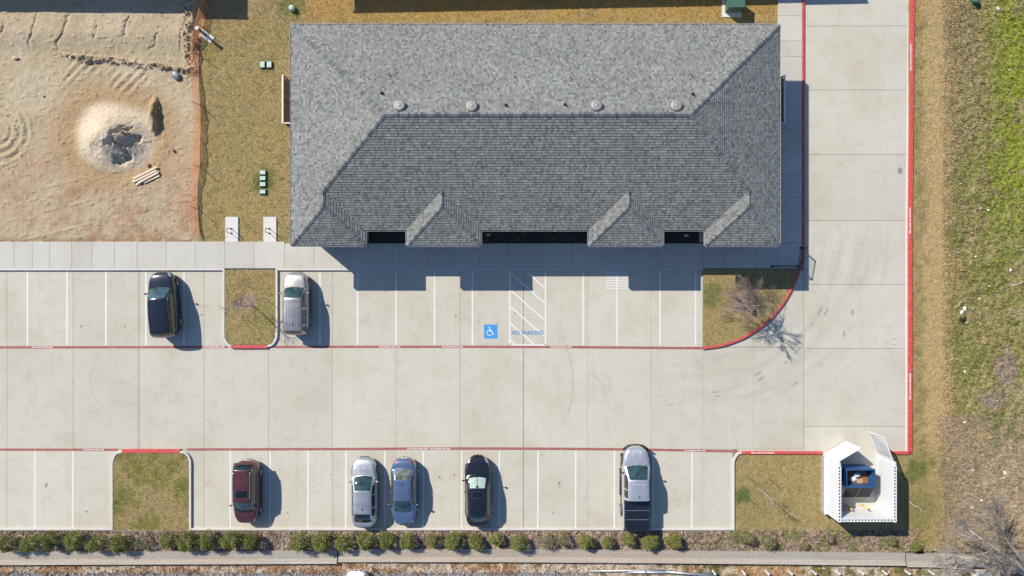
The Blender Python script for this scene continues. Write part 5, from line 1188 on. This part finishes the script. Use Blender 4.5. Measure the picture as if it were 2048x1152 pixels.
vehicle('parked_car', 'silver sedan with dark rear window parked nose north beside the blue car', 733, 979, .3, dict(cat='car', L=4.9, W=1.83, H=1.46, paint=silver, top=sedan_top, hood=(.24, .465), creases=(.14, .38), cab=sedan_cab(1.83, 1.46, (-.395, -.255, .06, .235)), vr=.34, vw=.66, side_windows=SW_S, mirror=.175, axles=(-.28, .30), deck=(-.485, -.40), q=2.3, pf=3.4, pr=5, sglass=M['glass_dark']))
vehicle('parked_car', 'steel blue sedan parked nose south beside the silver sedan', 811, 978, 180, dict(cat='car', L=4.72, W=1.80, H=1.45, paint=steelblue, top=sedan_top, hood=(.24, .465), creases=(.46,), cab=sedan_cab(1.80, 1.44, (-.36, -.215, .08, .25)), vr=.34, vw=.66, side_windows=SW_S, mirror=.165, axles=(-.28, .30), deck=(-.488, -.37), rear_glass=glass_mat('grey_glass', (.10, .11, .09)), q=2.3, pf=3.5, pr=5))
vehicle('parked_car', 'black sedan with pale sunshade behind its windscreen', 957, 976.5, .8, dict(cat='car', L=4.93, W=1.86, H=1.46, paint=black, top=sedan_top, hood=(.24, .465), creases=(.44,), cab=sedan_cab(1.86, 1.46, (-.40, -.25, .055, .235)), vr=.34, vw=.66, side_windows=SW_S, mirror=.175, axles=(-.28, .30), deck=(-.485, -.405), sunroof=(.56, .64), q=2.3, pf=3.4, pr=5, glass=M['glass_dark'], sunframe=sunfr, shade=True))
pick_top = [(-.5, .80), (-.495, 1.16), (-.48, 1.20), (-.12, 1.20), (-.11, 1.17), (.20, 1.15), (.32, 1.15), (.40, 1.10), (.455, 1.02), (.485, .85), (.5, .60)]
def pick_cab(W_):
    h = W_/2; rz, bz = 1.84, 1.16
    return [(-.118, bz, h*.80, h*.90, bz), (-.115, 1.62, h*.74, h*.91, bz), (-.105, rz-.03, h*.70, h*.92, bz), (.02, rz, h*.70, h*.92, bz), (.135, rz-.03, h*.69, h*.91, bz), (.20, bz+.33, h*.76, h*.88, bz), (.272, bz, h*.84, h*.87, bz-.01)]
pk = vehicle('pickup_truck', 'light silver crew cab pickup with black bed cover', 1268, 969, .3, dict(cat='pickup truck', L=5.85, W=1.96, H=1.84, paint=pick, top=pick_top, hood=(.285, .462), creases=(.20,), cab=pick_cab(1.96), vr=.34, vw=.66, vr0=.08, side_windows=((.37, .49), (.51, .78)), mirror=.205, axles=(-.275, .325), ribs=(-.36, -.22, -.07, .07, .22, .36), wr=.40, wout=.05, mirrormat=M['plastic_black'], q=2.3, pf=4.0, pr=14, antenna=True, uh=.62, sglass=M['glass_dark'], seams=(.17, .03, -.10)))
a = MB(); a.box(-.80, -2.83, 1.205, .80, -.72, 1.255); a.build('bed_cover', nblack, pk)
for y in (-2.05, -1.42): a = MB(); a.box(-.78, y-.015, 1.257, .78, y+.015, 1.268); a.build('cover_fold', M['greybag'], pk)
for s in (-1, 1):
    a = MB(); a.box(s*.81 if s > 0 else -.90, -2.86, 1.21, .90 if s > 0 else -.81, -.70, 1.245); a.build('bed_rail', M['plastic_black'], pk)
    a = MB(); a.tube([(s*1.03, -.62, .38), (s*1.03, 1.25, .38)], .055, 8); a.build('side_step', M['black_metal'], pk, True)
a = MB(); a.box(-.86, -2.99, .48, .86, -2.86, .66); a.build('rear_bumper', M['chrome'], pk)
a = MB(); a.tube([(-.86, 2.62, .62), (-.5, 2.86, .62), (0, 2.92, .62), (.5, 2.86, .62), (.86, 2.62, .62)], .09, 8); a.build('front_bumper', M['plastic_black'], pk, True)
vehicle('parked_van', 'white vehicle mostly cut off by the lower edge of the photo', 717, 1206, 0, dict(cat='van', L=5.0, W=1.95, H=1.8, paint=whitep, top=suv_top, hood=(.245, .462), creases=(.3,), cab=suv_cab(1.95, 1.8, (-.485, -.44, .12, .26)), vr=.34, vw=.66, side_windows=SW_V, mirror=.19, axles=(-.29, .315), ribs=()))
